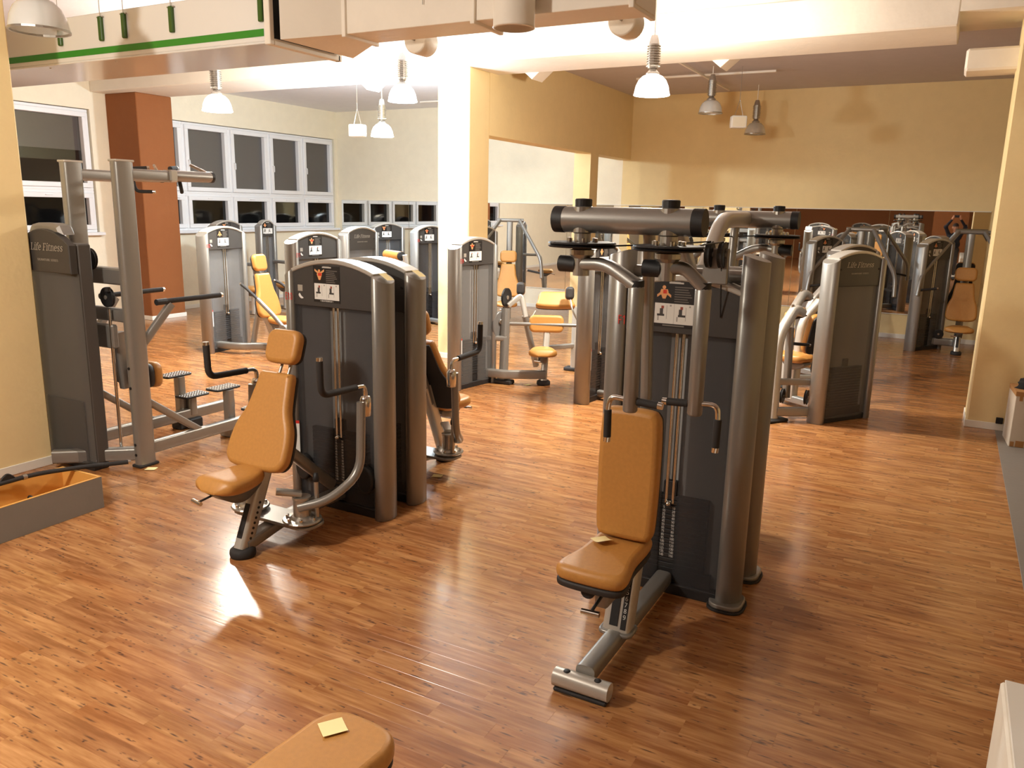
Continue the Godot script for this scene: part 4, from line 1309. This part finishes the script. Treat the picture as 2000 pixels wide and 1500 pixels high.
# thigh machine: tower seen from behind, curved post and rails beside it
func thigh_machine(label: String, at: Vector3, turn: float) -> Node3D:
	var t := thing("thigh_machine", label, "gym machine", at, turn, "thigh machines on the right")
	tower(t, 0.64, 1.57, {"kind": 3, "peak": 0.08})
	part(t, "curved_post", tube([Vector3(0.66, 0.03, 0.22), Vector3(0.6, 0.84, 0.3), Vector3(0.34, 1.08, 0.36), Vector3(0.24, 1.02, 0.36)], rrect(0.095, 0.095, 0.035), 0.2, Vector3(0, 0, 1)), M.silver_light)
	part(t, "post_foot", box(0.52, 0.78, 0.0, 0.03, 0.14, 0.3, 0.01), M.rubber)
	part(t, "rail", tube([Vector3(0.62, 0.39, 0.24), Vector3(0.3, 0.39, 0.08)], rrect(0.05, 0.065, 0.015)), M.silver)
	part(t, "rail", tube([Vector3(0.64, 0.1, 0.2), Vector3(0.3, 0.1, 0.05)], rrect(0.06, 0.09, 0.015)), M.silver)
	part(t, "swing_post", tube([Vector3(0.43, 0.9, 0.32), Vector3(0.42, 0.2, 0.3)], rrect(0.06, 0.07, 0.018), 0.0, Vector3(0, 0, 1)), M.silver)
	pulley(t, 0.075, Vector3(0.47, 0.22, 0.3), Vector3(90, 30, 0))
	pulley(t, 0.075, Vector3(0.29, 0.22, 0.16), Vector3(90, 30, 0))
	cushion(t, "knee_pad", rrect(0.16, 0.2, 0.05, 4), 0.08, Vector3(0.25, 0.98, 0.42), Vector3(-70, 30, 0))
	grip(t, [Vector3(0.38, 0.74, 0.3), Vector3(0.2, 0.72, 0.28)], 0.016, 0.0)
	part(t, "pad_rod", tube([Vector3(0.38, 0.98, 0.36), Vector3(0.38, 1.12, 0.36)], 0.014), M.chrome)
	part(t, "second_post", tube([Vector3(-0.1, 0.03, 0.7), Vector3(-0.1, 0.9, 0.66), Vector3(-0.28, 1.1, 0.62)], rrect(0.085, 0.09, 0.03), 0.16, Vector3(0, 0, 1)), M.silver_light)
	part(t, "floor_rail", tube([Vector3(0.0, 0.08, 0.04), Vector3(0.0, 0.08, 1.0)], rrect(0.08, 0.08, 0.018)), M.silver)
	seat(t, Vector3(0.0, 0.52, 0.62), 0.34, 0.38)
	part(t, "seat_post", tube([Vector3(0, 0.08, 0.62), Vector3(0, 0.46, 0.62)], rrect(0.09, 0.09, 0.02), 0.0, Vector3(0, 0, 1)), M.silver_light)
	cushion(t, "back_pad", rrect(0.3, 0.42, 0.08, 4), 0.07, Vector3(0, 0.8, 0.34), Vector3(-12, 0, 0))
	return t

# lever press with overhead arms and a tower at its side
func lever_machine(label: String, at: Vector3, turn: float) -> Node3D:
	var t := thing("lever_press_machine", label, "gym machine", at, turn, "lever press machines by the mirror")
	placed(t, turn_at(57, Vector3(-0.45, 0, 0.10)), func(): tower(t, 0.62, 1.57, {"kind": 1, "pale": true}))
	part(t, "mast", tube([Vector3(0, 0.05, -0.2), Vector3(0, 1.74, -0.3)], rrect(0.1, 0.1, 0.03), 0.0, Vector3(0, 0, 1)), M.silver)
	part(t, "top_bar", tube([Vector3(-0.22, 1.77, -0.28), Vector3(0.24, 1.77, -0.28)], 0.032), M.silver)
	for s in [-1, 1]:
		var arm := part(t, "lever_arm", tube([Vector3(s * 0.17, 1.77, -0.26), Vector3(s * 0.58, 1.14, 0.42), Vector3(s * 0.6, 0.84, 0.5)], rrect(0.045, 0.06, 0.015), 0.12), M.silver)
		grip(arm, [Vector3(s * 0.58, 0.92, 0.46), Vector3(s * 0.36, 0.96, 0.44)], 0.018, 0.0)
	part(t, "base_rail", tube([Vector3(-0.42, 0.12, -0.05), Vector3(0, 0.12, -0.05), Vector3(0, 0.1, 0.35)], rrect(0.08, 0.11, 0.02), 0.1), M.silver)
	seat_post(t, 0.36, 0.26, 0.36)
	seat(t, Vector3(0, 0.36, 0.28), 0.4, 0.34)
	cushion(t, "back_pad", back_pad_outline(0.42, 0.27, 0.57), 0.07, Vector3(0, 0.46, 0.04), Vector3(-12, 0, 0))
	cushion(t, "head_pad", rrect(0.29, 0.2, 0.06, 5), 0.07, Vector3(0, 1.15, -0.1), Vector3(-8, 0, 0))
	pulley(t, 0.07, Vector3(-0.26, 0.24, 0.0), Vector3(90, 0, 0))
	return t

# cable tower with small boom, used along the far wall
func plain_tower(label: String, at: Vector3, turn: float, w: float, opt: Dictionary) -> Node3D:
	var t := thing("weight_tower", label, "gym machine", at, turn, "weight towers in the far room")
	tower(t, w, 1.57, opt)
	part(t, "side_boom", tube([Vector3(w * 0.4, 0.9, 0.05), Vector3(w * 0.4, 0.9, 0.5), Vector3(w * 0.4, 0.05, 0.6)], rrect(0.06, 0.06, 0.018), 0.1), M.silver)
	part(t, "base_rail", tube([Vector3(0, 0.07, 0.05), Vector3(0, 0.07, 0.75)], rrect(0.08, 0.07, 0.02)), M.silver)
	seat(t, Vector3(-0.05, 0.5, 0.6), 0.32, 0.36)
	part(t, "seat_post", tube([Vector3(-0.05, 0.07, 0.6), Vector3(-0.05, 0.45, 0.6)], rrect(0.07, 0.07, 0.02), 0.0, Vector3(0, 0, 1)), M.silver_light)
	return t

# machine with a long tan roller on raised arms
func roller_machine(label: String, at: Vector3, turn: float) -> Node3D:
	var t := thing("roller_machine", label, "gym machine", at, turn)
	var r := part(t, "roller", tube([Vector3(-0.22, 1.35, 0), Vector3(0.2, 1.35, 0)], circle(0.06, 20)), M.leather)
	part(r, "roller_cap", tube([Vector3(0.2, 1.35, 0), Vector3(0.225, 1.35, 0)], circle(0.055, 20)), M.black)
	part(r, "roller_rod", tube([Vector3(-0.3, 1.35, 0), Vector3(0.32, 1.35, 0)], 0.016), M.chrome)
	part(t, "arm", tube([Vector3(0.31, 1.37, 0), Vector3(0.3, 0.9, -0.08), Vector3(0.24, 0.4, -0.1)], rrect(0.05, 0.06, 0.018), 0.1, Vector3(0, 0, 1)), M.silver_light)
	part(t, "mast", tube([Vector3(0.44, 0.03, 0.1), Vector3(0.44, 0.98, 0.1)], rrect(0.09, 0.1, 0.025), 0.0, Vector3(0, 0, 1)), M.silver)
	part(t, "mast_head", pad(circle(0.09, 20), 0.08, 0.015, 3), M.cover, Vector3(0.42, 1.02, 0.1))
	part(t, "counterweight", pad(rrect(0.1, 0.36, 0.04, 4), 0.1, 0.02, 3), M.black, Vector3(0.36, 0.86, 0.12))
	pulley(t, 0.09, Vector3(0.34, 0.72, 0.22), Vector3(90, 0, 0))
	part(t, "cross_rail", tube([Vector3(0.3, 0.5, 0.1), Vector3(0.75, 0.5, 0.1)], rrect(0.06, 0.07, 0.018)), M.silver)
	part(t, "base_rail", tube([Vector3(-0.4, 0.07, 0.1), Vector3(0.9, 0.07, 0.1)], rrect(0.09, 0.09, 0.02)), M.silver)
	part(t, "rear_post", tube([Vector3(0.75, 0.04, 0.1), Vector3(0.75, 0.9, 0.1)], rrect(0.08, 0.09, 0.02), 0.0, Vector3(0, 0, 1)), M.silver)
	cushion(t, "seat_pad", rrect(0.4, 0.36, 0.08, 4), 0.08, Vector3(-0.05, 0.46, 0.12), Vector3(-90, 0, 0))
	part(t, "seat_post", tube([Vector3(-0.05, 0.1, 0.12), Vector3(-0.05, 0.45, 0.12)], rrect(0.08, 0.08, 0.02), 0.0, Vector3(0, 0, 1)), M.silver)
	return t

func build_machines() -> void:
	fly_machine("butterfly machine in front of the pair, tan back pad facing the camera", Vector3(-3.385, 0, -3.94), 0, "E10", 0)
	fly_machine("butterfly machine at the back of the pair, dark rear of its pad in view", Vector3(-3.385, 0, -4.28), 180, "E8", 0)
	pec_deck("pec deck machine marked F1 with tan seat in the right foreground", Vector3(-1.14, 0, -3.92), 0, "F1")
	pec_deck("pec deck machine behind the one marked F1, facing the mirror", Vector3(-1.14, 0, -4.28), 180, "F2")
	chin_dip("assisted chin and dip machine with two tall uprights and ribbed steps", Vector3(-5.54, 0, -3.83), 0)
	press_machine("seated press machine with tan pads near the brown column", Vector3(-8.62, 0, -7.70), 95, "E12", 1)
	press_machine("seated press machine behind the butterfly pair, top of its tower in view", Vector3(-6.50, 0, -7.15), 88, "E11", 2)
	plain_tower("weight tower showing its lettered back, right behind the press towers", Vector3(-7.75, 0, -9.50), -90, 0.68, {"kind": 1})
	plain_tower("weight tower in front of the windows, behind the press machine", Vector3(-11.25, 0, -10.15), 95, 0.62, {"kind": 0, "pale": true})
	plain_tower("slim weight tower in front of the windows", Vector3(-11.35, 0, -11.2), 80, 0.3, {"kind": 3, "pale": true, "slot": 0.05, "placard_x": 0.0})
	plain_tower("weight tower beside the far mirror, left of two", Vector3(-9.1, 0, -11.95), 70, 0.62, {"kind": 0, "mark": "E5"})
	plain_tower("weight tower beside the far mirror next to the white pillar", Vector3(-7.8, 0, -11.4), 75, 0.62, {"kind": 2, "mark": "E6"})
	curl_machine("curl machine with tan pads right of the white pillar", Vector3(-4.62, 0, -7.62))
	plain_tower("weight tower left behind the pec deck, dark placard panel", Vector3(-3.19, 0, -7.8), 84, 0.56, {"kind": 3, "mark": "E7", "warn": true})
	thigh_machine("thigh machine nearest on the right, lettered back of its tower in view", Vector3(-0.79, 0, -8.32), -124)
	thigh_machine("thigh machine hidden behind the lettered tower on the right", Vector3(-0.98, 0, -10.05), -124)
	lever_machine("lever press machine with tan pads beside the right column", Vector3(0.24, 0, -13.72), 0)
	lever_machine("lever press machine behind the lettered tower, only its raised arms in view", Vector3(-1.25, 0, -13.3), 0)
	roller_machine("machine with a tan roller left of the white pillar", Vector3(-6.42, 0, -8.58), -27)
	lever_machine("lever press machine in the far room, arms raised behind the curl machine", Vector3(-6.75, 0, -12.3), 25)
	# machines that only the mirror shows
	press_machine("seated press machine behind the photographer, seen in the mirror", Vector3(-2.3, 0, 2.4), 180, "A1", 0, false)
	press_machine("second seated press machine behind the photographer, seen in the mirror", Vector3(-4.3, 0, 2.0), 180, "A2", 2, false)
	plain_tower("weight tower behind the photographer, seen in the mirror", Vector3(-1.35, 0, 0.9), 90, 0.62, {"kind": 1})
	press_machine("third seated press machine behind the photographer, seen in the mirror", Vector3(-6.4, 0, 3.4), 150, "A3", 1, false)
	press_machine("seated press machine far behind the photographer, seen in the mirror", Vector3(-3.2, 0, 5.6), 200, "A4", 3, true)

# ---------------------------------------------------------------- small things
func note(label: String, at: Vector3, rot: Vector3, curl := 0.004) -> void:
	var n := 5
	var w := 0.075
	var rs := []
	for j in n + 1:
		var t := float(j) / n
		var y: float = 0.0006 + curl * pow(t, 3.0)
		rs.append(PackedVector3Array([Vector3(-w / 2, y, -w / 2 + w * t), Vector3(w / 2, y, -w / 2 + w * t), Vector3(w / 2, y - 0.0005, -w / 2 + w * t), Vector3(-w / 2, y - 0.0005, -w / 2 + w * t)]))
	var o := part(self, numbered("sticky_note"), rings(S(), rs, false), M.note, at, rot)
	tag(o, label, "sticky note", "pale yellow sticky notes")

func build_small_things() -> void:
	note("sticky note lying on the tan seat of the pec deck", Vector3(-1.215, 0.556, -3.13), Vector3(0, 50, 0), 0.012)
	note("sticky note on the floor behind the foot bar of the pec deck", Vector3(-1.27, 0.001, -2.885), Vector3(0, 10, 0))
	note("sticky note on the right column top of the front butterfly tower", Vector3(-3.008, 1.5665, -3.94), Vector3(0, 0, -30))
	note("sticky note on the column top of the rear butterfly tower", Vector3(-3.008, 1.5665, -4.28), Vector3(0, 0, -30))
	note("sticky note on the floor at the foot of the chin and dip machine", Vector3(-5.14, 0.001, -3.79), Vector3(0, 30, 0))
	note("sticky note on the floor left of the butterfly seat post", Vector3(-3.52, 0.001, -3.17), Vector3(0, 60, 0))
	note("left of two sticky notes on the floor by the curl machine", Vector3(-4.385, 0.001, -7.93), Vector3(0, 70, 0))
	note("right of two sticky notes on the floor by the curl machine", Vector3(-4.10, 0.001, -8.0), Vector3(0, 65, 0))
	note("sticky note on the floor under the rear butterfly machine", Vector3(-3.21, 0.001, -4.80), Vector3(0, 20, 0))
	# bench at the bottom edge of the picture
	var b := thing("weight_bench", "tan padded bench end with a sticky note at the bottom edge", "bench", Vector3(-1.415, 0, -1.425), -3.0)
	var o := blob([Vector2(-0.14, -0.55), Vector2(0.14, -0.55), Vector2(0.15, -0.4), Vector2(0.15, 0.1), Vector2(0.145, 0.22), Vector2(0.10, 0.285), Vector2(0.0, 0.30), Vector2(-0.10, 0.285), Vector2(-0.145, 0.22), Vector2(-0.15, 0.1), Vector2(-0.15, -0.4)], 5)
	var pd := part(b, "bench_pad", pad(o, 0.07, 0.026, 4, 0.004), M.leather, Vector3(0, 0.385, 0), Vector3(-90, 0, 0))
	part(pd, "shell", pad(inset(o, 0.005), 0.02, 0.006, 2), M.shell, Vector3(0, 0, -0.016))
	part(b, "bench_rail", tube([Vector3(0, 0.34, 0.5), Vector3(0, 0.34, -0.1)], rrect(0.08, 0.08, 0.02)), M.silver)
	for z in [0.45, 0.0]:
		part(b, "bench_leg", tube([Vector3(0, 0.34, z), Vector3(0, 0.03, z)], rrect(0.07, 0.07, 0.02)), M.silver)
		part(b, "bench_foot", tube([Vector3(-0.22, 0.03, z), Vector3(0.22, 0.03, z)], 0.03), M.silver)
	note("sticky note on the tan bench pad at the bottom edge", Vector3(-1.464, 0.4565, -1.625), Vector3(0, 55, 0))
	# storage box with cable attachments, left
	var gb := thing("storage_box", "long grey open box with orange wooden inside by the left pier", "box", Vector3(-4.91, 0, -2.5), 1.5)
	for s in [-1, 1]:
		var sd := part(gb, "side_board", box(s * 0.19 - 0.009, s * 0.19 + 0.009, 0.0, 0.215, -0.61, 0.61, 0.002), M.grey_board)
		part(sd, "inner_face", box(s * 0.18 - 0.002, s * 0.18 + 0.002, 0.012, 0.2135, -0.595, 0.595), M.plywood)
		var eb := part(gb, "end_board", box(-0.181, 0.181, 0.0, 0.215, s * 0.601 - 0.009, s * 0.601 + 0.009, 0.002), M.grey_board)
		part(eb, "inner_face", box(-0.178, 0.178, 0.012, 0.2135, s * 0.591 - 0.002, s * 0.591 + 0.002), M.plywood)
		part(sd, "top_edge", box(s * 0.19 - 0.0092, s * 0.19 + 0.0092, 0.2145, 0.2165, -0.61, 0.61), M.plywood)
		part(eb, "top_edge", box(-0.19, 0.19, 0.2145, 0.2165, s * 0.601 - 0.0092, s * 0.601 + 0.0092), M.plywood)
	part(gb, "box_floor", box(-0.18, 0.18, 0.0, 0.012, -0.59, 0.59), M.plywood)
	var lb := thing("lat_bar", "long black cable bar with bent ends lying across the box", "bar", Vector3(-4.97, 0.247, -2.62), 0.0)
	part(lb, "bar", tube([Vector3(-0.13, -0.012, 0.8), Vector3(-0.10, -0.01, 0.3), Vector3(-0.07, 0.0, -0.25), Vector3(0.02, -0.012, -0.52), Vector3(0.16, -0.02, -0.76)], 0.015, 0.1), M.rubber)
	part(lb, "end_cap", tube([Vector3(0.157, -0.02, -0.755), Vector3(0.166, -0.02, -0.77)], 0.0155), M.chrome)
	part(lb, "hanger_eye", pad(blob([Vector2(-0.05, -0.012), Vector2(0.05, -0.012), Vector2(0.045, 0.015), Vector2(0.014, 0.045), Vector2(-0.014, 0.045), Vector2(-0.045, 0.015)], 4), 0.014, 0.004, 2), M.black, Vector3(-0.087, 0.0, -0.08), Vector3(0, 86, 0))
	part(lb, "collar", tube([Vector3(-0.095, -0.008, 0.06), Vector3(-0.093, -0.008, 0.085)], 0.018), M.steel)
	part(lb, "collar", tube([Vector3(-0.076, -0.002, -0.17), Vector3(-0.074, -0.002, -0.195)], 0.018), M.steel)
	for k in 3:
		var at: Vector3 = [Vector3(-4.86, 0.013, -2.72), Vector3(-4.99, 0.013, -2.46), Vector3(-4.86, 0.013, -2.3)][k]
		var g := thing("cable_attachment", ["black strap handle standing in the grey box near its far end", "black handle in the grey box under the bar", "black handle in the grey box near the frame edge"][k], "handle", at, [20.0, 60.0, -30.0][k], "cable attachments in the grey box")
		part(g, "strap", tube([Vector3(-0.03, 0.02, 0), Vector3(-0.02, 0.13, 0), Vector3(0.02, 0.13, 0), Vector3(0.03, 0.02, 0)], rrect(0.02, 0.006, 0.002), 0.03), M.black)
		part(g, "hand_tube", tube([Vector3(-0.06, 0.016, 0), Vector3(0.06, 0.016, 0)], 0.016), M.rubber)
		part(g, "ring", tube([Vector3(-0.018, 0.135, 0), Vector3(-0.012, 0.165, 0), Vector3(0.012, 0.165, 0), Vector3(0.018, 0.135, 0)], 0.006, 0.015), M.black)
	# right edge: half wall with a pane, grey mat, carton with a dark cloth
	var hw := struct("wall_half", box(0.253, 0.40, 0.0, 0.8, -2.30, 2.0, 0.006), M.white_wall)
	part(hw, "cap", box(0.262, 0.40, 0.8, 0.806, -2.30, 2.0, 0.002), M.trim)
	part(hw, "pane", box(0.31, 0.318, 0.806, 2.3, -2.296, -0.5), M.pane)
	var gm := part(self, "floor_mat", box(0.575, 4.4, 0.0, 0.004, -8.72, -4.4, 0.002), M.grey_floor)
	tag(gm, "grey floor mat along the right edge in front of the column", "mat")
	var cb := thing("carton", "pale carton with brown tape strips beside the right column", "carton", Vector3(0.92, 0.004, -8.36), 4.0)
	part(cb, "carton_body", box(-0.28, 0.28, 0.0, 0.5, -0.2, 0.2, 0.004), M.box_white)
	part(cb, "tape", box(-0.282, 0.282, 0.462, 0.502, -0.202, 0.203), M.cardboard)
	for q in [[-0.27, -0.24, 0.05], [-0.23, -0.165, 0.06], [-0.15, -0.09, 0.075], [-0.085, 0.05, 0.06]]:
		part(cb, "tape", box(q[0], q[1], 0.004, q[2], 0.2, 0.202), M.cardboard)
	part(cb, "tape", box(-0.25, -0.225, 0.42, 0.49, 0.2, 0.202), M.cardboard)
	var cl := part(self, "dark_cloth", heap(0.26, 0.17, 0.12), M.cloth, Vector3(0.93, 0.508, -8.36))
	tag(cl, "heap of black cloth lying on the pale carton", "cloth")
	var so := thing("wall_socket", "small black socket box at the foot of the right column", "socket", Vector3(0.60, 0.10, -8.735))
	part(so, "case", box(-0.03, 0.03, -0.03, 0.03, 0.0, 0.02, 0.004), M.black)
	part(so, "flap", box(-0.024, 0.024, -0.022, 0.022, 0.02, 0.024, 0.001), M.rubber)

func heap(rx: float, rz: float, h: float) -> SurfaceTool:
	var n := FastNoiseLite.new()
	n.seed = 12
	n.frequency = 3.5
	var rs := []
	for j in 9:
		var t := float(j) / 8
		var ring := PackedVector3Array()
		for i in 28:
			var a := -TAU * i / 28
			var d := Vector3(cos(a) * cos(t * PI / 2), sin(t * PI / 2), sin(a) * cos(t * PI / 2))
			var k := 1.0 + 0.35 * n.get_noise_3d(d.x, d.y, d.z)
			ring.append(Vector3(d.x * rx * k, max(0.0, d.y * h * (k if j > 0 else 0.0)), d.z * rz * k))
		rs.append(ring)
	return rings(S(), rs, true)

# ---------------------------------------------------------------- the photographer (seen in the mirror)
func capsule_d(p: Vector3, b: Array) -> float:
	var a: Vector3 = b[0]
	var e: Vector3 = b[1]
	var ab := e - a
	var t: float = clamp((p - a).dot(ab) / ab.length_squared(), 0.0, 1.0)
	return (p - a - ab * t).length() - lerp(float(b[2]), float(b[3]), t)

func nets(bones: Array, cell: float, k: float) -> SurfaceTool:
	# smooth union of tapered capsules, meshed as surface nets
	var lo := Vector3(1e9, 1e9, 1e9)
	var hi := -lo
	for b in bones:
		for q in 2:
			var r: float = b[2 + q] + cell * 2.5 + k * 0.3
			lo = lo.min(b[q] - Vector3(r, r, r))
			hi = hi.max(b[q] + Vector3(r, r, r))
	var nx := int((hi.x - lo.x) / cell) + 2
	var ny := int((hi.y - lo.y) / cell) + 2
	var nz := int((hi.z - lo.z) / cell) + 2
	var f := PackedFloat32Array()
	f.resize(nx * ny * nz)
	f.fill(1.0)
	for b in bones:
		var r: float = max(b[2], b[3]) + k + cell * 2.0
		var p0: Vector3 = ((b[0] as Vector3).min(b[1]) - Vector3(r, r, r) - lo) / cell
		var p1: Vector3 = ((b[0] as Vector3).max(b[1]) + Vector3(r, r, r) - lo) / cell
		for z in range(max(0, int(p0.z)), min(nz, int(p1.z) + 1)):
			for y in range(max(0, int(p0.y)), min(ny, int(p1.y) + 1)):
				for x in range(max(0, int(p0.x)), min(nx, int(p1.x) + 1)):
					var i := x + nx * (y + ny * z)
					var d := capsule_d(lo + Vector3(x, y, z) * cell, b)
					var c := f[i]
					var h: float = max(k - abs(c - d), 0.0) / k
					f[i] = min(c, d) - h * h * k * 0.25
	var id := PackedInt32Array()
	id.resize(nx * ny * nz)
	id.fill(-1)
	var vs := PackedVector3Array()
	var off := [0, 1, nx, nx + 1, nx * ny, nx * ny + 1, nx * ny + nx, nx * ny + nx + 1]
	var ed := [[0, 1], [2, 3], [4, 5], [6, 7], [0, 2], [1, 3], [4, 6], [5, 7], [0, 4], [1, 5], [2, 6], [3, 7]]
	for z in nz - 1:
		for y in ny - 1:
			for x in nx - 1:
				var i := x + nx * (y + ny * z)
				var m := 0
				for q in 8:
					if f[i + off[q]] < 0.0: m |= 1 << q
				if m == 0 or m == 255: continue
				var s := Vector3.ZERO
				var n := 0
				for e in ed:
					var a: int = e[0]
					var b2: int = e[1]
					if ((m >> a) & 1) == ((m >> b2) & 1): continue
					var fa := f[i + off[a]]
					var fb := f[i + off[b2]]
					var t := fa / (fa - fb)
					s += Vector3(a & 1, (a >> 1) & 1, a >> 2).lerp(Vector3(b2 & 1, (b2 >> 1) & 1, b2 >> 2), t)
					n += 1
				id[i] = vs.size()
				vs.append(lo + (Vector3(x, y, z) + s / n) * cell)
	var st := S()
	st.set_smooth_group(0)
	for z in range(1, nz - 1):
		for y in range(1, ny - 1):
			for x in range(1, nx - 1):
				var i := x + nx * (y + ny * z)
				for ax in 3:
					var o: int = [1, nx, nx * ny][ax]
					if (f[i] < 0.0) == (f[i + o] < 0.0): continue
					var u: int = [nx, nx * ny, 1][ax]
					var v: int = [nx * ny, 1, nx][ax]
					var q := [id[i - u - v], id[i - v], id[i], id[i - u]]
					if q.min() < 0: continue
					if f[i] >= 0.0: q.reverse()
					tri(st, vs[q[0]], vs[q[2]], vs[q[1]])
					tri(st, vs[q[0]], vs[q[3]], vs[q[2]])
	return st

func build_person() -> void:
	var t := thing("person", "person in dark pullover holding a phone overhead, seen in the mirror", "person", Vector3(0.03, 0, 0.34))
	var body := []
	var V := func(x, y, z): return Vector3(x, y, z)
	# trousers
	for s in [-1, 1]:
		body.append([V.call(s * 0.09, 0.92, 0), V.call(s * 0.105, 0.5, -0.01), 0.088, 0.062])
		body.append([V.call(s * 0.105, 0.5, -0.01), V.call(s * 0.11, 0.14, 0.02), 0.06, 0.045])
	body.append([V.call(-0.07, 0.94, 0), V.call(0.07, 0.94, 0), 0.115, 0.115])
	part(t, "trousers", nets(body, 0.018, 0.04), M.trousers)
	# pullover with raised arms
	var top := []
	top.append([V.call(0, 0.98, 0), V.call(0, 1.2, 0.0), 0.135, 0.15])
	top.append([V.call(-0.1, 1.34, 0), V.call(0.1, 1.34, 0), 0.105, 0.105])
	top.append([V.call(-0.07, 1.12, 0), V.call(0.07, 1.12, 0), 0.12, 0.12])
	top.append([V.call(0, 1.4, 0), V.call(0, 1.47, -0.01), 0.075, 0.06])
	for s in [-1, 1]:
		top.append([V.call(s * 0.17, 1.42, 0), V.call(s * 0.28, 1.66, -0.1), 0.062, 0.05])
		top.append([V.call(s * 0.28, 1.66, -0.1), V.call(s * 0.125, 1.89, -0.25), 0.047, 0.034])
	part(t, "pullover", nets(top, 0.016, 0.05), M.navy)
	# head with neck, nose, ears and jaw
	var head := []
	head.append([V.call(0, 1.46, -0.01), V.call(0, 1.55, -0.02), 0.055, 0.055])
	head.append([V.call(0, 1.66, 0.0), V.call(0, 1.64, -0.035), 0.088, 0.08])
	head.append([V.call(0, 1.60, -0.05), V.call(0, 1.56, -0.075), 0.058, 0.036])
	head.append([V.call(0, 1.65, -0.112), V.call(0, 1.62, -0.128), 0.009, 0.014])
	for s in [-1, 1]:
		head.append([V.call(s * 0.084, 1.655, 0.0), V.call(s * 0.086, 1.62, -0.005), 0.016, 0.011])
	var hd := part(t, "head", nets(head, 0.008, 0.02), M.skin)
	var hair := []
	hair.append([V.call(0, 1.70, 0.015), V.call(0, 1.69, -0.03), 0.088, 0.078])
	hair.append([V.call(0, 1.62, 0.05), V.call(0, 1.68, 0.04), 0.06, 0.075])
	part(hd, "hair", nets(hair, 0.01, 0.03), M.hair)
	for s in [-1, 1]:
		part(hd, "eye", lathe([Vector2(0.0, -0.009), Vector2(0.008, -0.005), Vector2(0.010, 0.0), Vector2(0.008, 0.005), Vector2(0.0, 0.009)], 10), M.hair, Vector3(s * 0.034, 1.655, -0.107))
	part(hd, "mouth", box(-0.022, 0.022, 1.575, 1.582, -0.118, -0.108, 0.003), M.red)
	# hands closing on the phone edges, five fingers each
	for s in [-1, 1]:
		var hb := []
		hb.append([V.call(s * 0.125, 1.885, -0.245), V.call(s * 0.112, 1.93, -0.27), 0.028, 0.03])
		hb.append([V.call(s * 0.112, 1.93, -0.27), V.call(s * 0.1, 1.965, -0.285), 0.032, 0.028])
		for q in 4:
			var y: float = 1.955 + q * 0.021
			var l: float = [0.9, 1.0, 0.96, 0.8][q]
			hb.append([V.call(s * 0.104, y - 0.01, -0.29), V.call(s * 0.1, y, -0.33), 0.0095, 0.009])
			hb.append([V.call(s * 0.1, y, -0.33), V.call(s * (0.1 - 0.03 * l), y + 0.004, -0.338), 0.009, 0.0075])
		hb.append([V.call(s * 0.105, 1.945, -0.262), V.call(s * 0.078, 1.965, -0.268), 0.012, 0.0105])
		hb.append([V.call(s * 0.078, 1.965, -0.268), V.call(s * 0.058, 1.985, -0.278), 0.0105, 0.008])
		part(t, "hand", nets(hb, 0.005, 0.008), M.skin)
		# socks and shoes
		part(t, "sock", lathe([Vector2(0.05, 0.09), Vector2(0.048, 0.18), Vector2(0.044, 0.2)], 16), M.sock, Vector3(s * 0.11, 0, 0.025))
		var sh := []
		sh.append([V.call(s * 0.11, 0.055, 0.04), V.call(s * 0.12, 0.05, -0.12), 0.05, 0.046])
		sh.append([V.call(s * 0.12, 0.045, -0.12), V.call(s * 0.125, 0.04, -0.18), 0.044, 0.034])
		part(t, "shoe", nets(sh, 0.01, 0.02), M.black)
	var ph := thing("phone", "dark phone held up in both hands, seen in the mirror", "phone", Vector3(0.03, 1.995, 0.045), 0.0)
	part(ph, "phone_body", pad(rrect(0.155, 0.075, 0.01), 0.008, 0.003, 2), M.black)
	part(ph, "screen", pad(rrect(0.145, 0.068, 0.006), 0.0008, 0.0003, 1), M.glass_dark, Vector3(0, 0, 0.008))
